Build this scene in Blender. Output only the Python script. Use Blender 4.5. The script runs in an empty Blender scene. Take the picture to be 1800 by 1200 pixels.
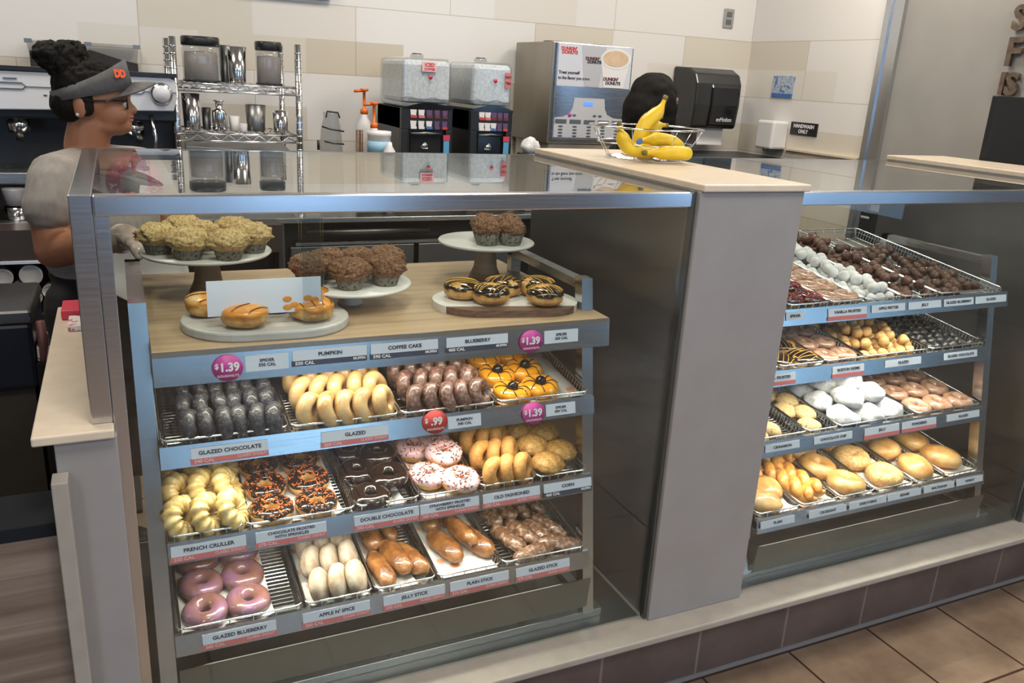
import bpy, math, random
from mathutils import Vector, Matrix, noise
SC = bpy.context.scene
COL = SC.collection
R = math.radians
PI = math.pi

# ------------------------------------------------------------------ camera
def make_camera():
    yaw, pitch, roll = -0.4477, -0.3064, 0.0573
    cy, sy, cp, sp = math.cos(yaw), math.sin(yaw), math.cos(pitch), math.sin(pitch)
    f = Vector((-sy*cp, cy*cp, sp)); r0 = Vector((cy, sy, 0)); u0 = r0.cross(f)
    r = r0*math.cos(roll) + u0*math.sin(roll); u = -r0*math.sin(roll) + u0*math.cos(roll)
    cam = bpy.data.cameras.new('camera'); o = bpy.data.objects.new('camera', cam); COL.objects.link(o)
    o.matrix_world = Matrix(((r.x, u.x, -f.x, 0.0429), (r.y, u.y, -f.y, -1.4112), (r.z, u.z, -f.z, 1.526), (0, 0, 0, 1)))
    cam.sensor_width = 36; cam.lens = 1456.9/1800*36; cam.clip_start = 0.02; cam.clip_end = 60
    SC.camera = o
make_camera()
SC.view_settings.view_transform = 'Standard'
SC.view_settings.look = 'None'
SC.view_settings.gamma = 1.0
SC.view_settings.use_curve_mapping = False
SC.view_settings.exposure = 0.0
SC.cycles.max_bounces = 7
SC.cycles.diffuse_bounces = 3
SC.cycles.glossy_bounces = 4
SC.cycles.transparent_max_bounces = 12
SC.cycles.sample_clamp_indirect = 6.0
SC.cycles.caustics_reflective = False
SC.cycles.caustics_refractive = False
w = bpy.data.worlds.new('daylight'); SC.world = w; w.use_nodes = True
w.node_tree.nodes['Background'].inputs[0].default_value = (0.45, 0.66, 1.0, 1)
w.node_tree.nodes['Background'].inputs[1].default_value = 2.2

def area(name, loc, rot, sx, sy, power, color=(1, 1, 1), spread=180):
    l = bpy.data.lights.new(name, 'AREA'); l.shape = 'RECTANGLE'; l.size = sx; l.size_y = sy
    l.energy = power; l.color = color; l.spread = R(spread)
    o = bpy.data.objects.new(name, l); COL.objects.link(o); o.location = loc; o.rotation_euler = rot
    return o
WINDOWS = [(-3.4, -1.7), (0.12, 0.42), (0.62, 1.80), (4.1, 5.8)]
for (a, b) in WINDOWS:      # daylight entering through the shop-front windows behind the viewer
    area('window_daylight', ((a+b)/2, -4.44, 1.57), (R(90), 0, 0), b-a-.1, 1.94, 1.3*PI*(b-a-.1)*1.94, (0.33, 0.60, 0.96))
area('window_daylight', (5.84, -3.85, 1.57), (R(90), 0, R(90)), .9, 1.94, 1.3*PI*.9*1.94, (0.33, 0.60, 0.96))
CEIL = [(-1.2, -2.6), (1.4, -2.6), (3.6, -2.6), (0.2, -0.75), (2.4, -0.75), (-0.6, 1.35), (1.3, 1.35), (2.9, 1.35)]
for (x, y) in CEIL:         # recessed ceiling lamps
    area('ceiling_lamp', (x, y, 2.868), (0, 0, 0), 0.56, 0.56, 27 if y < 0 else 25, (1.0, 0.90, 0.77))
for x0, zs in ((0.0, ((.100, 1.0125), (.06, .8215), (.04, .638))), (1.398, ((.08, .979), (.10, .809), (.067, .628)))):
    for (y, z) in zs:       # LED strips under the front lip of every shelf
        area('shelf_led', (x0+.48, y+.034, z), (R(-14), 0, 0), 0.72, 0.012, (1.6 if z > 1 else 1.9), (1.0, 0.90, 0.74), 150)
    area('case_led', (x0+.55, .05, 1.300), (R(-20), 0, 0), 0.95, 0.014, 1.1, (1.0, 0.90, 0.76), 160)

# ------------------------------------------------------------------ materials
def mat(name, col, rough=.5, metal=0, spec=.5, emis=None, estr=0, coat=0, sss=0):
    m = bpy.data.materials.new(name); m.use_nodes = True
    b = m.node_tree.nodes['Principled BSDF']
    b.inputs['Base Color'].default_value = (*col, 1); b.inputs['Roughness'].default_value = rough
    b.inputs['Metallic'].default_value = metal; b.inputs['Specular IOR Level'].default_value = spec
    b.inputs['Coat Weight'].default_value = coat
    if sss:
        b.inputs['Subsurface Weight'].default_value = sss; b.inputs['Subsurface Radius'].default_value = (.01, .005, .003)
    if emis:
        b.inputs['Emission Color'].default_value = (*emis, 1); b.inputs['Emission Strength'].default_value = estr
    return m
def nd(m, t, **kw):
    n = m.node_tree.nodes.new(t)
    for k, v in kw.items():
        if k in n.inputs.keys(): n.inputs[k].default_value = v
        else: setattr(n, k, v)
    return n
def ln(m, a, ao, b, bi): m.node_tree.links.new(a.outputs[ao], b.inputs[bi])
def coords(m, scale=(1, 1, 1), rot=(0, 0, 0), loc=(0, 0, 0), kind='Object'):
    tc = nd(m, 'ShaderNodeTexCoord'); mp = nd(m, 'ShaderNodeMapping')
    mp.inputs['Scale'].default_value = scale; mp.inputs['Rotation'].default_value = rot; mp.inputs['Location'].default_value = loc
    ln(m, tc, kind, mp, 'Vector'); return mp
def ramp(m, stops, interp='LINEAR'):
    r = nd(m, 'ShaderNodeValToRGB'); r.color_ramp.interpolation = interp
    el = r.color_ramp.elements
    while len(el) < len(stops): el.new(.5)
    for e, (p, c) in zip(el, stops): e.position = p; e.color = (*c, 1)
    return r
def noisy(name, cols, scale=40, rough=.5, bump=0, stretch=(1, 1, 1), detail=3, metal=0, bscale=None, coat=0, sss=0, spec=.5, kind='Object', lo=.3, hi=.7):
    m = mat(name, cols[0], rough, metal, spec=spec, coat=coat, sss=sss); b = m.node_tree.nodes['Principled BSDF']
    b.inputs['Metallic'].default_value = metal
    mp = coords(m, stretch, kind=kind); n = nd(m, 'ShaderNodeTexNoise', Scale=scale, Detail=detail)
    ln(m, mp, 'Vector', n, 'Vector')
    k = len(cols)-1
    r = ramp(m, [(lo+(hi-lo)*i/max(k, 1), c) for i, c in enumerate(cols)]); ln(m, n, 'Fac', r, 'Fac'); ln(m, r, 'Color', b, 'Base Color')
    if bump:
        n2 = n
        if bscale:
            n2 = nd(m, 'ShaderNodeTexNoise', Scale=bscale, Detail=3); ln(m, mp, 'Vector', n2, 'Vector')
        bp = nd(m, 'ShaderNodeBump', Strength=bump, Distance=.002); ln(m, n2, 'Fac', bp, 'Height'); ln(m, bp, 'Normal', b, 'Normal')
    return m
def steel(name, col=(.52, .53, .54), rough=.27, stretch=(2, 2, 160), var=.12):
    m = mat(name, col, rough, 1.0); b = m.node_tree.nodes['Principled BSDF']
    mp = coords(m, stretch); n = nd(m, 'ShaderNodeTexNoise', Scale=3, Detail=4); ln(m, mp, 'Vector', n, 'Vector')
    mr = nd(m, 'ShaderNodeMapRange'); mr.inputs['To Min'].default_value = rough-var*.5; mr.inputs['To Max'].default_value = rough+var*.8
    ln(m, n, 'Fac', mr, 'Value'); ln(m, mr, 'Result', b, 'Roughness')
    return m
def glass(name, tint=(.94, .97, .96), ior=1.5, rough=0.0, refl=1.0):
    m = bpy.data.materials.new(name); m.use_nodes = True; t = m.node_tree
    t.nodes.remove(t.nodes['Principled BSDF']); out = t.nodes['Material Output']
    tr = nd(m, 'ShaderNodeBsdfTransparent'); tr.inputs[0].default_value = (*tint, 1)
    gl = nd(m, 'ShaderNodeBsdfGlossy'); gl.inputs['Roughness'].default_value = rough; gl.inputs[0].default_value = (refl, refl, refl, 1)
    ge = nd(m, 'ShaderNodeNewGeometry'); dt = nd(m, 'ShaderNodeVectorMath', operation='DOT_PRODUCT'); ln(m, ge, 'Normal', dt, 0); ln(m, ge, 'Incoming', dt, 1)
    ab = nd(m, 'ShaderNodeMath', operation='ABSOLUTE'); ln(m, dt, 'Value', ab, 0)      # Schlick reflectance, the same on both faces of a thin pane
    om = nd(m, 'ShaderNodeMath', operation='SUBTRACT'); om.inputs[0].default_value = 1; ln(m, ab, 'Value', om, 1)
    pw = nd(m, 'ShaderNodeMath', operation='POWER'); ln(m, om, 'Value', pw, 0); pw.inputs[1].default_value = 5
    f0 = ((ior-1)/(ior+1))**2
    fr = nd(m, 'ShaderNodeMath', operation='MULTIPLY_ADD'); ln(m, pw, 'Value', fr, 0); fr.inputs[1].default_value = 1-f0; fr.inputs[2].default_value = f0
    mx = nd(m, 'ShaderNodeMixShader')
    ln(m, fr, 'Value', mx, 'Fac'); t.links.new(tr.outputs[0], mx.inputs[1]); t.links.new(gl.outputs[0], mx.inputs[2]); t.links.new(mx.outputs[0], out.inputs[0])
    return m
M = {}
M['steel'] = steel('brushed_steel'); M['steel_dark'] = steel('dull_steel', (.24, .245, .245), .36); M['clad'] = steel('steel_cladding', (.36, .36, .36), .34)
M['steel_h'] = steel('brushed_steel_rail', (.60, .62, .65), .20, (2, 160, 160))
M['chrome'] = mat('chrome', (.74, .75, .76), .14, 1)
M['wire'] = mat('basket_wire', (.62, .62, .60), .25, 1)
M['sheet'] = steel('pressed_steel_sheet', (.50, .51, .50), .30, (60, 8, 8))
M['glass'] = glass('clear_glass'); M['acrylic'] = glass('clear_reflection', (.9, .93, .95), 1.45)
M['jar'] = glass('clear_plastic', (.80, .81, .82), 1.45, .08); M['frost'] = glass('cloudy_plastic', (.82, .85, .87), 1.5, .18)
M['cream'] = noisy('cream_solid_surface', [(.62, .535, .42), (.68, .59, .47)], 30, .33)
M['greyp'] = noisy('grey_beige_panel', [(.285, .275, .275), (.305, .295, .295)], 14, .42)
M['ledge'] = noisy('beige_ledge', [(.33, .305, .275), (.37, .345, .315)], 25, .24)
M['black'] = mat('black_plastic', (.012, .013, .015), .35); M['blackg'] = mat('gloss_black', (.008, .009, .012), .12)
M['white'] = mat('white_plastic', (.75, .75, .76), .4); M['whitep'] = mat('white_panel', (.66, .69, .75), .32)
M['marble'] = noisy('white_marble', [(.58, .57, .54), (.70, .69, .66), (.73, .72, .69)], 9, .35)
M['slab'] = noisy('grey_marble', [(.42, .42, .41), (.56, .55, .53)], 12, .4)
M['pedw'] = noisy('grey_wood_pedestal', [(.20, .16, .12), (.30, .25, .19)], 8, .5, stretch=(1, 1, 12))
M['walnut'] = noisy('dark_walnut', [(.085, .045, .03), (.19, .11, .075)], 6, .45, stretch=(3, 30, 30))
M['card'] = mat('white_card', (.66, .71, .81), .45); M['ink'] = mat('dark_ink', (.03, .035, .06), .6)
M['cardcoral'] = mat('coral_band', (.62, .17, .17), .5); M['cardnavy'] = mat('navy_band', (.04, .05, .09), .5)
M['magenta'] = mat('magenta_badge', (.50, .045, .30), .45); M['redb'] = mat('red_badge', (.55, .05, .05), .45)
M['whiteink'] = mat('white_ink', (.82, .80, .82), .5); M['pinkink'] = mat('pale_pink_ink', (.80, .50, .52), .5)
M['skin'] = noisy('skin', [(.29, .125, .065), (.35, .16, .088)], 12, .5, sss=.15); M['skin2'] = noisy('light_skin', [(.55, .28, .20), (.62, .33, .25)], 12, .5, sss=.15)
M['hair'] = noisy('black_hair', [(.003, .003, .003), (.010, .008, .007)], 60, .75, bump=.8, stretch=(3, 3, 1), spec=.2)
M['tee'] = noisy('grey_tshirt', [(.23, .215, .20), (.29, .275, .255)], 60, .9, bump=.2, stretch=(1, 1, .3))
M['visor'] = noisy('charcoal_visor', [(.085, .085, .09), (.12, .12, .125)], 60, .8)
M['trous'] = mat('black_cloth', (.008, .008, .009), .85)
M['glove'] = noisy('clear_glove', [(.46, .33, .27), (.60, .50, .45)], 25, .3, bump=.5, coat=.4)
M['orange'] = mat('orange_plastic', (.75, .14, .01), .35)
M['navy'] = mat('navy_plastic', (.012, .017, .03), .38)
M['rubber'] = noisy('dark_mat', [(.02, .02, .02), (.035, .034, .033)], 90, .8)

M['tower_side'] = noisy('brownish_steel', [(.30, .27, .225), (.38, .35, .30)], 5, .32, stretch=(1, 1, .2), metal=.85); M['panel_metal'] = steel('blue_grey_steel', (.42, .45, .50), .25, (2, 2, 60))
M['postwhite'] = mat('poster_white', (.60, .63, .70), .5); M['cupgrey'] = mat('printed_cup_grey', (.46, .48, .52), .5); M['latte'] = noisy('printed_latte', [(.58, .42, .27), (.68, .52, .36)], 30, .5)
M['silver'] = mat('silver_panel', (.52, .54, .58), .4); M['keys'] = mat('dark_keys', (.10, .12, .14), .4); M['bluelcd'] = mat('blue_display', (.05, .12, .6), .4, emis=(.1, .25, 1), estr=1.2)
M['tdisp'] = mat('smoke_black', (.022, .024, .025), .22); M['notice'] = noisy('blue_white_print', [(.10, .20, .42), (.55, .60, .66), (.30, .40, .55)], 45, .5, lo=.4, hi=.6)
M['letterwood'] = noisy('weathered_brown_wood', [(.07, .045, .03), (.15, .11, .08)], 30, .6)
M['capdark'] = mat('matt_dark_cap', (.012, .014, .018), .8, spec=.15); M['greydark'] = noisy('dark_grey_brown', [(.040, .036, .032), (.052, .047, .042)], 12, .6); M['brown_red'] = mat('dull_red_plastic', (.20, .09, .08), .4); M['napkin'] = noisy('red_white_print', [(.55, .10, .12), (.74, .70, .70), (.76, .73, .73)], 60, .6, lo=.40, hi=.46); M['redbox'] = mat('red_card_box', (.62, .05, .09), .5)
M['pinkbadge'] = mat('pink_badge', (.75, .12, .30), .5); M['orangeink'] = mat('orange_red_print', (.85, .11, .03), .5); M['lips'] = mat('lips', (.36, .10, .08), .4); M['traygrey'] = mat('grey_tray', (.26, .26, .265), .45)

def tile_wall():
    m = mat('painted_block_wall', (.7, .68, .64), .38); b = m.node_tree.nodes['Principled BSDF']
    tc = nd(m, 'ShaderNodeTexCoord'); sep = nd(m, 'ShaderNodeSeparateXYZ'); ln(m, tc, 'Object', sep, 'Vector')
    add = nd(m, 'ShaderNodeMath', operation='ADD'); ln(m, sep, 'X', add, 0); ln(m, sep, 'Y', add, 1)
    cmb = nd(m, 'ShaderNodeCombineXYZ'); ln(m, add, 'Value', cmb, 'X'); ln(m, sep, 'Z', cmb, 'Y')
    br = nd(m, 'ShaderNodeTexBrick', offset=.5); ln(m, cmb, 'Vector', br, 'Vector')
    for k, v in (('Scale', 1), ('Mortar Size', .0), ('Brick Width', .46), ('Row Height', .15), ('Bias', -.25)): br.inputs[k].default_value = v
    br.inputs['Color1'].default_value = (1, 1, 1, 1); br.inputs['Color2'].default_value = (0, 0, 0, 1)
    rp = ramp(m, [(0, (.60, .545, .445)), (.30, (.66, .62, .54)), (.5, (.72, .695, .65)), (.72, (.76, .75, .735))], 'CONSTANT'); ln(m, br, 'Color', rp, 'Fac')
    b2 = nd(m, 'ShaderNodeTexBrick', offset=.5); ln(m, cmb, 'Vector', b2, 'Vector')
    for k, v in (('Scale', 1), ('Mortar Size', .0022), ('Brick Width', .92), ('Row Height', .30), ('Mortar Smooth', .1)): b2.inputs[k].default_value = v
    b2.inputs['Color1'].default_value = b2.inputs['Color2'].default_value = (1, 1, 1, 1); b2.inputs['Mortar'].default_value = (.74, .70, .64, 1)
    mx = nd(m, 'ShaderNodeMixRGB', blend_type='MULTIPLY'); mx.inputs[0].default_value = 1; ln(m, rp, 'Color', mx, 1); ln(m, b2, 'Color', mx, 2)
    ln(m, mx, 'Color', b, 'Base Color')
    return m
M['tilewall'] = tile_wall()
def floor_tile(name, c1, c2, grout, size=.305, mort=.004, loc=(0, 0, 0), swz=False, rough=.38):
    m = mat(name, c1, rough); b = m.node_tree.nodes['Principled BSDF']
    mp = coords(m, (1, 1, 1), (R(90), 0, 0) if swz else (0, 0, 0), loc)
    br = nd(m, 'ShaderNodeTexBrick', offset=0); ln(m, mp, 'Vector', br, 'Vector')
    for k, v in (('Scale', 1), ('Mortar Size', mort), ('Brick Width', size), ('Row Height', size if not swz else 10), ('Mortar Smooth', .1), ('Bias', 0)): br.inputs[k].default_value = v
    br.inputs['Color1'].default_value = (.93, .93, .93, 1); br.inputs['Color2'].default_value = (1.07, 1.05, 1.03, 1); br.inputs['Mortar'].default_value = (1, 1, 1, 1)
    n = nd(m, 'ShaderNodeTexNoise', Scale=5, Detail=6, Roughness=.62); mp2 = coords(m); ln(m, mp2, 'Vector', n, 'Vector')
    rp = ramp(m, [(.32, c1), (.7, c2)]); ln(m, n, 'Fac', rp, 'Fac')
    mx = nd(m, 'ShaderNodeMixRGB', blend_type='MULTIPLY'); mx.inputs[0].default_value = 1; ln(m, rp, 'Color', mx, 1); ln(m, br, 'Color', mx, 2)
    m2 = nd(m, 'ShaderNodeMixRGB'); ln(m, br, 'Fac', m2, 0); ln(m, mx, 'Color', m2, 1); m2.inputs[2].default_value = (*grout, 1)
    ln(m, m2, 'Color', b, 'Base Color')
    return m
M['floor'] = floor_tile('brown_floor_tile', (.20, .138, .095), (.37, .275, .20), (.055, .03, .02), loc=(.1555-.0055, -.045-.305*3+.0, 0))
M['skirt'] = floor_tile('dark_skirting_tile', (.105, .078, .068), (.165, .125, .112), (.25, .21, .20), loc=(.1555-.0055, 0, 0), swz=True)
def woodgrain(name, cols, axis=0, scale=5, rough=.4):
    m = mat(name, cols[0], rough); b = m.node_tree.nodes['Principled BSDF']
    st = [26, 26, 26]; st[axis] = 1.2
    mp = coords(m, tuple(st)); n = nd(m, 'ShaderNodeTexNoise', Scale=1.6, Detail=6, Roughness=.6, Distortion=.4); ln(m, mp, 'Vector', n, 'Vector')
    rp = ramp(m, [(.28+.44*i/(len(cols)-1), c) for i, c in enumerate(cols)]); ln(m, n, 'Fac', rp, 'Fac'); ln(m, rp, 'Color', b, 'Base Color')
    return m
M['board'] = woodgrain('oak_laminate', [(.33, .225, .135), (.43, .31, .19), (.50, .37, .235)])
M['gate'] = woodgrain('grey_brown_woodgrain', [(.12, .09, .07), (.20, .155, .125), (.29, .24, .20)])
def paper():
    m = mat('printed_liner_paper', (.8, .8, .78), .6); b = m.node_tree.nodes['Principled BSDF']
    mp = coords(m); v = nd(m, 'ShaderNodeTexVoronoi', Scale=26); ln(m, mp, 'Vector', v, 'Vector')
    rp = ramp(m, [(.0, (.80, .30, .10)), (.24, (.85, .42, .26)), (.34, (.80, .79, .77)), (1, (.80, .79, .77))]); ln(m, v, 'Distance', rp, 'Fac'); ln(m, rp, 'Color', b, 'Base Color')
    return m
M['paper'] = paper()
# pastry materials
def dough(k, cols, sc=35, rough=.5, bump=.35, **kw): M[k] = noisy(k.replace('_', ' '), cols, sc*3.2, rough, bump=bump, bscale=260, detail=5, **kw)
dough('golden_dough', [(.38, .16, .04), (.60, .33, .10), (.70, .46, .20)], 12, .45)
dough('pale_dough', [(.45, .23, .07), (.64, .40, .16), (.72, .50, .25)], 9, .33, .2, coat=.35)
dough('cake_dough', [(.40, .17, .035), (.56, .29, .08)], 30, .6, .6)
dough('dark_choc_dough', [(.008, .008, .012), (.018, .018, .025), (.10, .10, .12)], 30, .5, .8, coat=.25)
dough('brown_glazed_dough', [(.07, .030, .022), (.15, .072, .055), (.34, .22, .19)], 34, .35, .5, coat=.5)
dough('cruller_dough', [(.50, .29, .07), (.70, .50, .18), (.78, .62, .30)], 20, .35, .3, coat=.4)
dough('blueberry_dough', [(.20, .085, .055), (.24, .115, .12), (.24, .11, .22)], 9, .22, .3, coat=.7)
dough('powder_dough', [(.30, .20, .12), (.44, .35, .26), (.52, .45, .37)], 14, .85, .4)
dough('stick_dough', [(.09, .028, .008), (.22, .085, .022), (.36, .165, .05)], 12, .25, .7, coat=.6)
dough('glazed_stick_dough', [(.10, .042, .02), (.21, .105, .06), (.48, .35, .27)], 30, .22, .8, coat=.8)
dough('chocolate_icing', [(.012, .006, .004), (.020, .010, .007)], 12, .14, .12, coat=.6)
dough('orange_icing', [(.80, .30, .01), (.86, .38, .02)], 14, .25, .1, coat=.4)
dough('drizzle_yellow', [(.60, .30, .03), (.66, .38, .06)], 14, .4, 0); dough('pumpkin_icing', [(.66, .22, .015), (.76, .33, .05)], 14, .3, .1, coat=.3)
dough('pink_icing', [(.80, .48, .50), (.84, .56, .60)], 14, .25, .1, coat=.4)
dough('sprinkle_brown', [(.10, .03, .02), (.07, .02, .015)], 50, .4, 0)
dough('sprinkle_orange', [(.72, .15, .02), (.75, .2, .03)], 50, .4, 0)
dough('sprinkle_white', [(.72, .7, .7), (.6, .5, .6)], 50, .4, 0)
dough('crumb_yellow', [(.28, .17, .055), (.56, .39, .17), (.72, .56, .30)], 60, .8, 1.0)
dough('crumb_brown', [(.07, .028, .015), (.21, .10, .05), (.34, .19, .105)], 60, .8, 1.0)
dough('muffin_wrapper', [(.02, .02, .015), (.16, .145, .105), (.22, .20, .16)], 50, .55, .3, lo=.35, hi=.55)
dough('corn_top', [(.24, .105, .025), (.42, .22, .06), (.56, .38, .12)], 30, .5, .6)
dough('sugar_white', [(.72, .72, .72), (.80, .80, .81)], 30, .9, .6)
dough('sugar_white_patch', [(.40, .32, .27), (.62, .62, .64), (.72, .73, .76)], 24, .9, .8, lo=.28, hi=.5)
dough('hole_gold', [(.62, .34, .11), (.72, .45, .18)], 20, .35, .2, coat=.3)
dough('hole_black', [(.012, .012, .015), (.05, .05, .055)], 60, .3, .7, coat=.5)
dough('hole_brown', [(.08, .033, .024), (.19, .09, .065)], 40, .4, .5)
dough('hole_chestnut', [(.045, .018, .010), (.11, .045, .024)], 40, .4, .5)
dough('cookie', [(.07, .03, .015), (.50, .31, .12), (.60, .42, .20)], 60, .6, .6, lo=.34, hi=.46)
dough('glazed_ring_brown', [(.30, .14, .08), (.42, .23, .15), (.52, .34, .26)], 18, .25, .3, coat=.6)
dough('bagel', [(.34, .13, .03), (.54, .29, .09), (.66, .44, .20)], 7, .4, .3, coat=.2)
dough('bagel_cheese', [(.50, .22, .05), (.66, .40, .15), (.72, .55, .30)], 40, .45, .7)
dough('croissant', [(.46, .16, .03), (.66, .30, .06), (.76, .45, .12)], 20, .35, .5, coat=.3)
dough('banana', [(.70, .44, .012), (.86, .62, .03)], 6, .42, .1); dough('banana_tip', [(.10, .06, .02), (.25, .2, .05)], 30, .6, .2)

# ------------------------------------------------------------------ mesh builder
class MB:
    def __init__(s): s.V = []; s.F = []; s.I = []; s.S = []
    def add(s, V, F, m=0, smooth=False, T=None):
        o = len(s.V)
        s.V += [tuple(T @ Vector(v)) for v in V] if T is not None else [tuple(v) for v in V]
        s.F += [tuple(i+o for i in f) for f in F]; s.I += [m]*len(F); s.S += [smooth]*len(F); return s
    def box(s, x0, x1, y0, y1, z0, z1, m=0, T=None):
        V = [(x, y, z) for x in (x0, x1) for y in (y0, y1) for z in (z0, z1)]
        return s.add(V, [(0, 1, 3, 2), (4, 6, 7, 5), (0, 4, 5, 1), (2, 3, 7, 6), (0, 2, 6, 4), (1, 5, 7, 3)], m, False, T)
    def tube(s, P, r, n=8, closed=False, m=0, flat=1.0):
        P = [Vector(p) for p in P]; N = len(P); rs = r if isinstance(r, (list, tuple)) else [r]*N
        V = []; prev = None
        for i, p in enumerate(P):
            a = P[(i-1) % N] if (closed or i > 0) else p; b = P[(i+1) % N] if (closed or i < N-1) else p
            t = (b-a).normalized() if (b-a).length > 1e-9 else Vector((0, 0, 1))
            if prev is None:
                ref = Vector((0, 0, 1)) if abs(t.z) < .9 else Vector((0, 1, 0)); u = t.cross(ref).normalized()
            else:
                u = prev - t*prev.dot(t); u = u.normalized() if u.length > 1e-6 else t.orthogonal().normalized()
            prev = u; v = t.cross(u)
            for k in range(n):
                th = 2*PI*k/n; V.append(p+u*rs[i]*math.cos(th)+v*rs[i]*math.sin(th)*flat)
        F = []
        for i in range(N if closed else N-1):
            for k in range(n):
                a = i*n+k; b = i*n+(k+1) % n; c = ((i+1) % N)*n+(k+1) % n; d = ((i+1) % N)*n+k; F.append((a, b, c, d))
        if not closed: F += [tuple(range(n))[::-1], tuple((N-1)*n+k for k in range(n))]
        return s.add(V, F, m, n > 4)
    def lathe(s, prof, c=(0, 0, 0), n=32, m=0, T=None, wave=None):
        V = []; c = Vector(c)
        for (r, z) in prof:
            for k in range(n):
                th = 2*PI*k/n; rr = r*(1+(wave(th) if wave else 0)); V.append(c+Vector((rr*math.cos(th), rr*math.sin(th), z)))
        F = []
        for i in range(len(prof)-1):
            for k in range(n): F.append((i*n+k, i*n+(k+1) % n, (i+1)*n+(k+1) % n, (i+1)*n+k))
        if prof[0][0] > 1e-6: F.append(tuple(range(n))[::-1])
        if prof[-1][0] > 1e-6: F.append(tuple((len(prof)-1)*n+k for k in range(n)))
        return s.add(V, F, m, True, T)
    def ell(s, c, r, nu=20, nv=12, m=0, T=None, f=None):
        c = Vector(c); V = []; F = []
        for i in range(nv+1):
            ph = PI*i/nv
            for k in range(nu):
                th = 2*PI*k/nu; d = Vector((math.sin(ph)*math.cos(th), math.sin(ph)*math.sin(th), math.cos(ph)))
                q = f(d) if f else 1.0
                V.append(c+Vector((d.x*r[0], d.y*r[1], d.z*r[2]))*q)
        for i in range(nv):
            for k in range(nu): F.append((i*nu+k, (i+1)*nu+k, (i+1)*nu+(k+1) % nu, i*nu+(k+1) % nu))
        return s.add(V, F, m, True, T)
    def prism(s, poly, z0, z1, m=0, T=None, smooth=False):
        n = len(poly); V = [(x, y, z0) for x, y in poly]+[(x, y, z1) for x, y in poly]
        F = [tuple(range(n))[::-1], tuple(range(n, 2*n))]+[(i, (i+1) % n, n+(i+1) % n, n+i) for i in range(n)]
        return s.add(V, F, m, False, T)
    def mesh(s, name, mats, org=(0, 0, 0)):
        me = bpy.data.meshes.new(name); ox, oy, oz = org
        me.from_pydata([(x-ox, y-oy, z-oz) for x, y, z in s.V], [], s.F)
        for mm in (mats if isinstance(mats, (list, tuple)) else [mats]): me.materials.append(M[mm] if isinstance(mm, str) else mm)
        me.polygons.foreach_set('material_index', s.I); me.polygons.foreach_set('use_smooth', s.S)
        me.validate(); me.update(); return me
    def build(s, name, mats, parent=None, org=None, bevel=0, label=None):
        if parent is not None: org = tuple(wloc(parent))
        elif org is None:
            xs = [v[0] for v in s.V]; ys = [v[1] for v in s.V]; zs = [v[2] for v in s.V]
            org = ((min(xs)+max(xs))/2, (min(ys)+max(ys))/2, min(zs))
        o = bpy.data.objects.new(name, s.mesh(name, mats, org)); COL.objects.link(o)
        if parent is not None: o.parent = parent
        else: o.location = org
        if bevel:
            b = o.modifiers.new('bevel', 'BEVEL'); b.width = bevel; b.segments = 2; b.limit_method = 'ANGLE'
        if label: o['label'] = label
        return o
def wloc(o):
    v = Vector((0, 0, 0))
    while o is not None: v += o.location; o = o.parent
    return v
def tag(o, label, cat, group=None, kind=None):
    if label: o['label'] = label
    if cat: o['category'] = cat
    if group: o['group'] = group
    if kind: o['kind'] = kind
    return o
def thing(name, label, cat, loc=(0, 0, 0), group=None):
    o = bpy.data.objects.new(name, None); COL.objects.link(o); o.location = loc; o.empty_display_size = .05
    return tag(o, label, cat, group)
def struct(mb, name, mats, **kw):
    o = mb.build(name, mats, org=(0, 0, 0), **kw); o['kind'] = 'structure'; return o
def box(*a, **k): return MB().box(*a, **k)
TEXTC = {}
def text_mesh(body, size, bold=.0, align='CENTER'):
    key = (body, round(size, 4), bold, align)
    if key not in TEXTC:
        c = bpy.data.curves.new('lettering', 'FONT'); c.body = body; c.size = size; c.align_x = align; c.align_y = 'CENTER'; c.offset = bold; c.extrude = .0003; c.resolution_u = 3
        c.space_line = .8
        t = bpy.data.objects.new('lettering', c); me = bpy.data.meshes.new_from_object(t); me.name = 'lettering'
        bpy.data.objects.remove(t); TEXTC[key] = me
    return TEXTC[key]
def text(body, size, pos, parent, m='ink', rot=(PI/2, 0, 0), bold=None, name='lettering', align='CENTER', sx=1.0):
    me = text_mesh(body, size, size*.028 if bold is None else bold, align).copy(); me.materials.clear(); me.materials.append(M[m])
    o = bpy.data.objects.new(name, me); COL.objects.link(o); o.parent = parent
    o.location = Vector(pos)-wloc(parent); o.rotation_euler = rot; o.scale = (sx, 1, 1); return o
ORD = ['front', 'second', 'third', 'fourth', 'fifth', 'sixth', 'seventh', 'eighth']
def posn(i, n):
    if n == 1: return 'only one'
    if i == 0: return 'leftmost'
    if i == n-1: return 'rightmost'
    return ['', 'second from left', 'third from left', 'fourth from left', 'fifth from left', 'sixth from left'][i]

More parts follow.
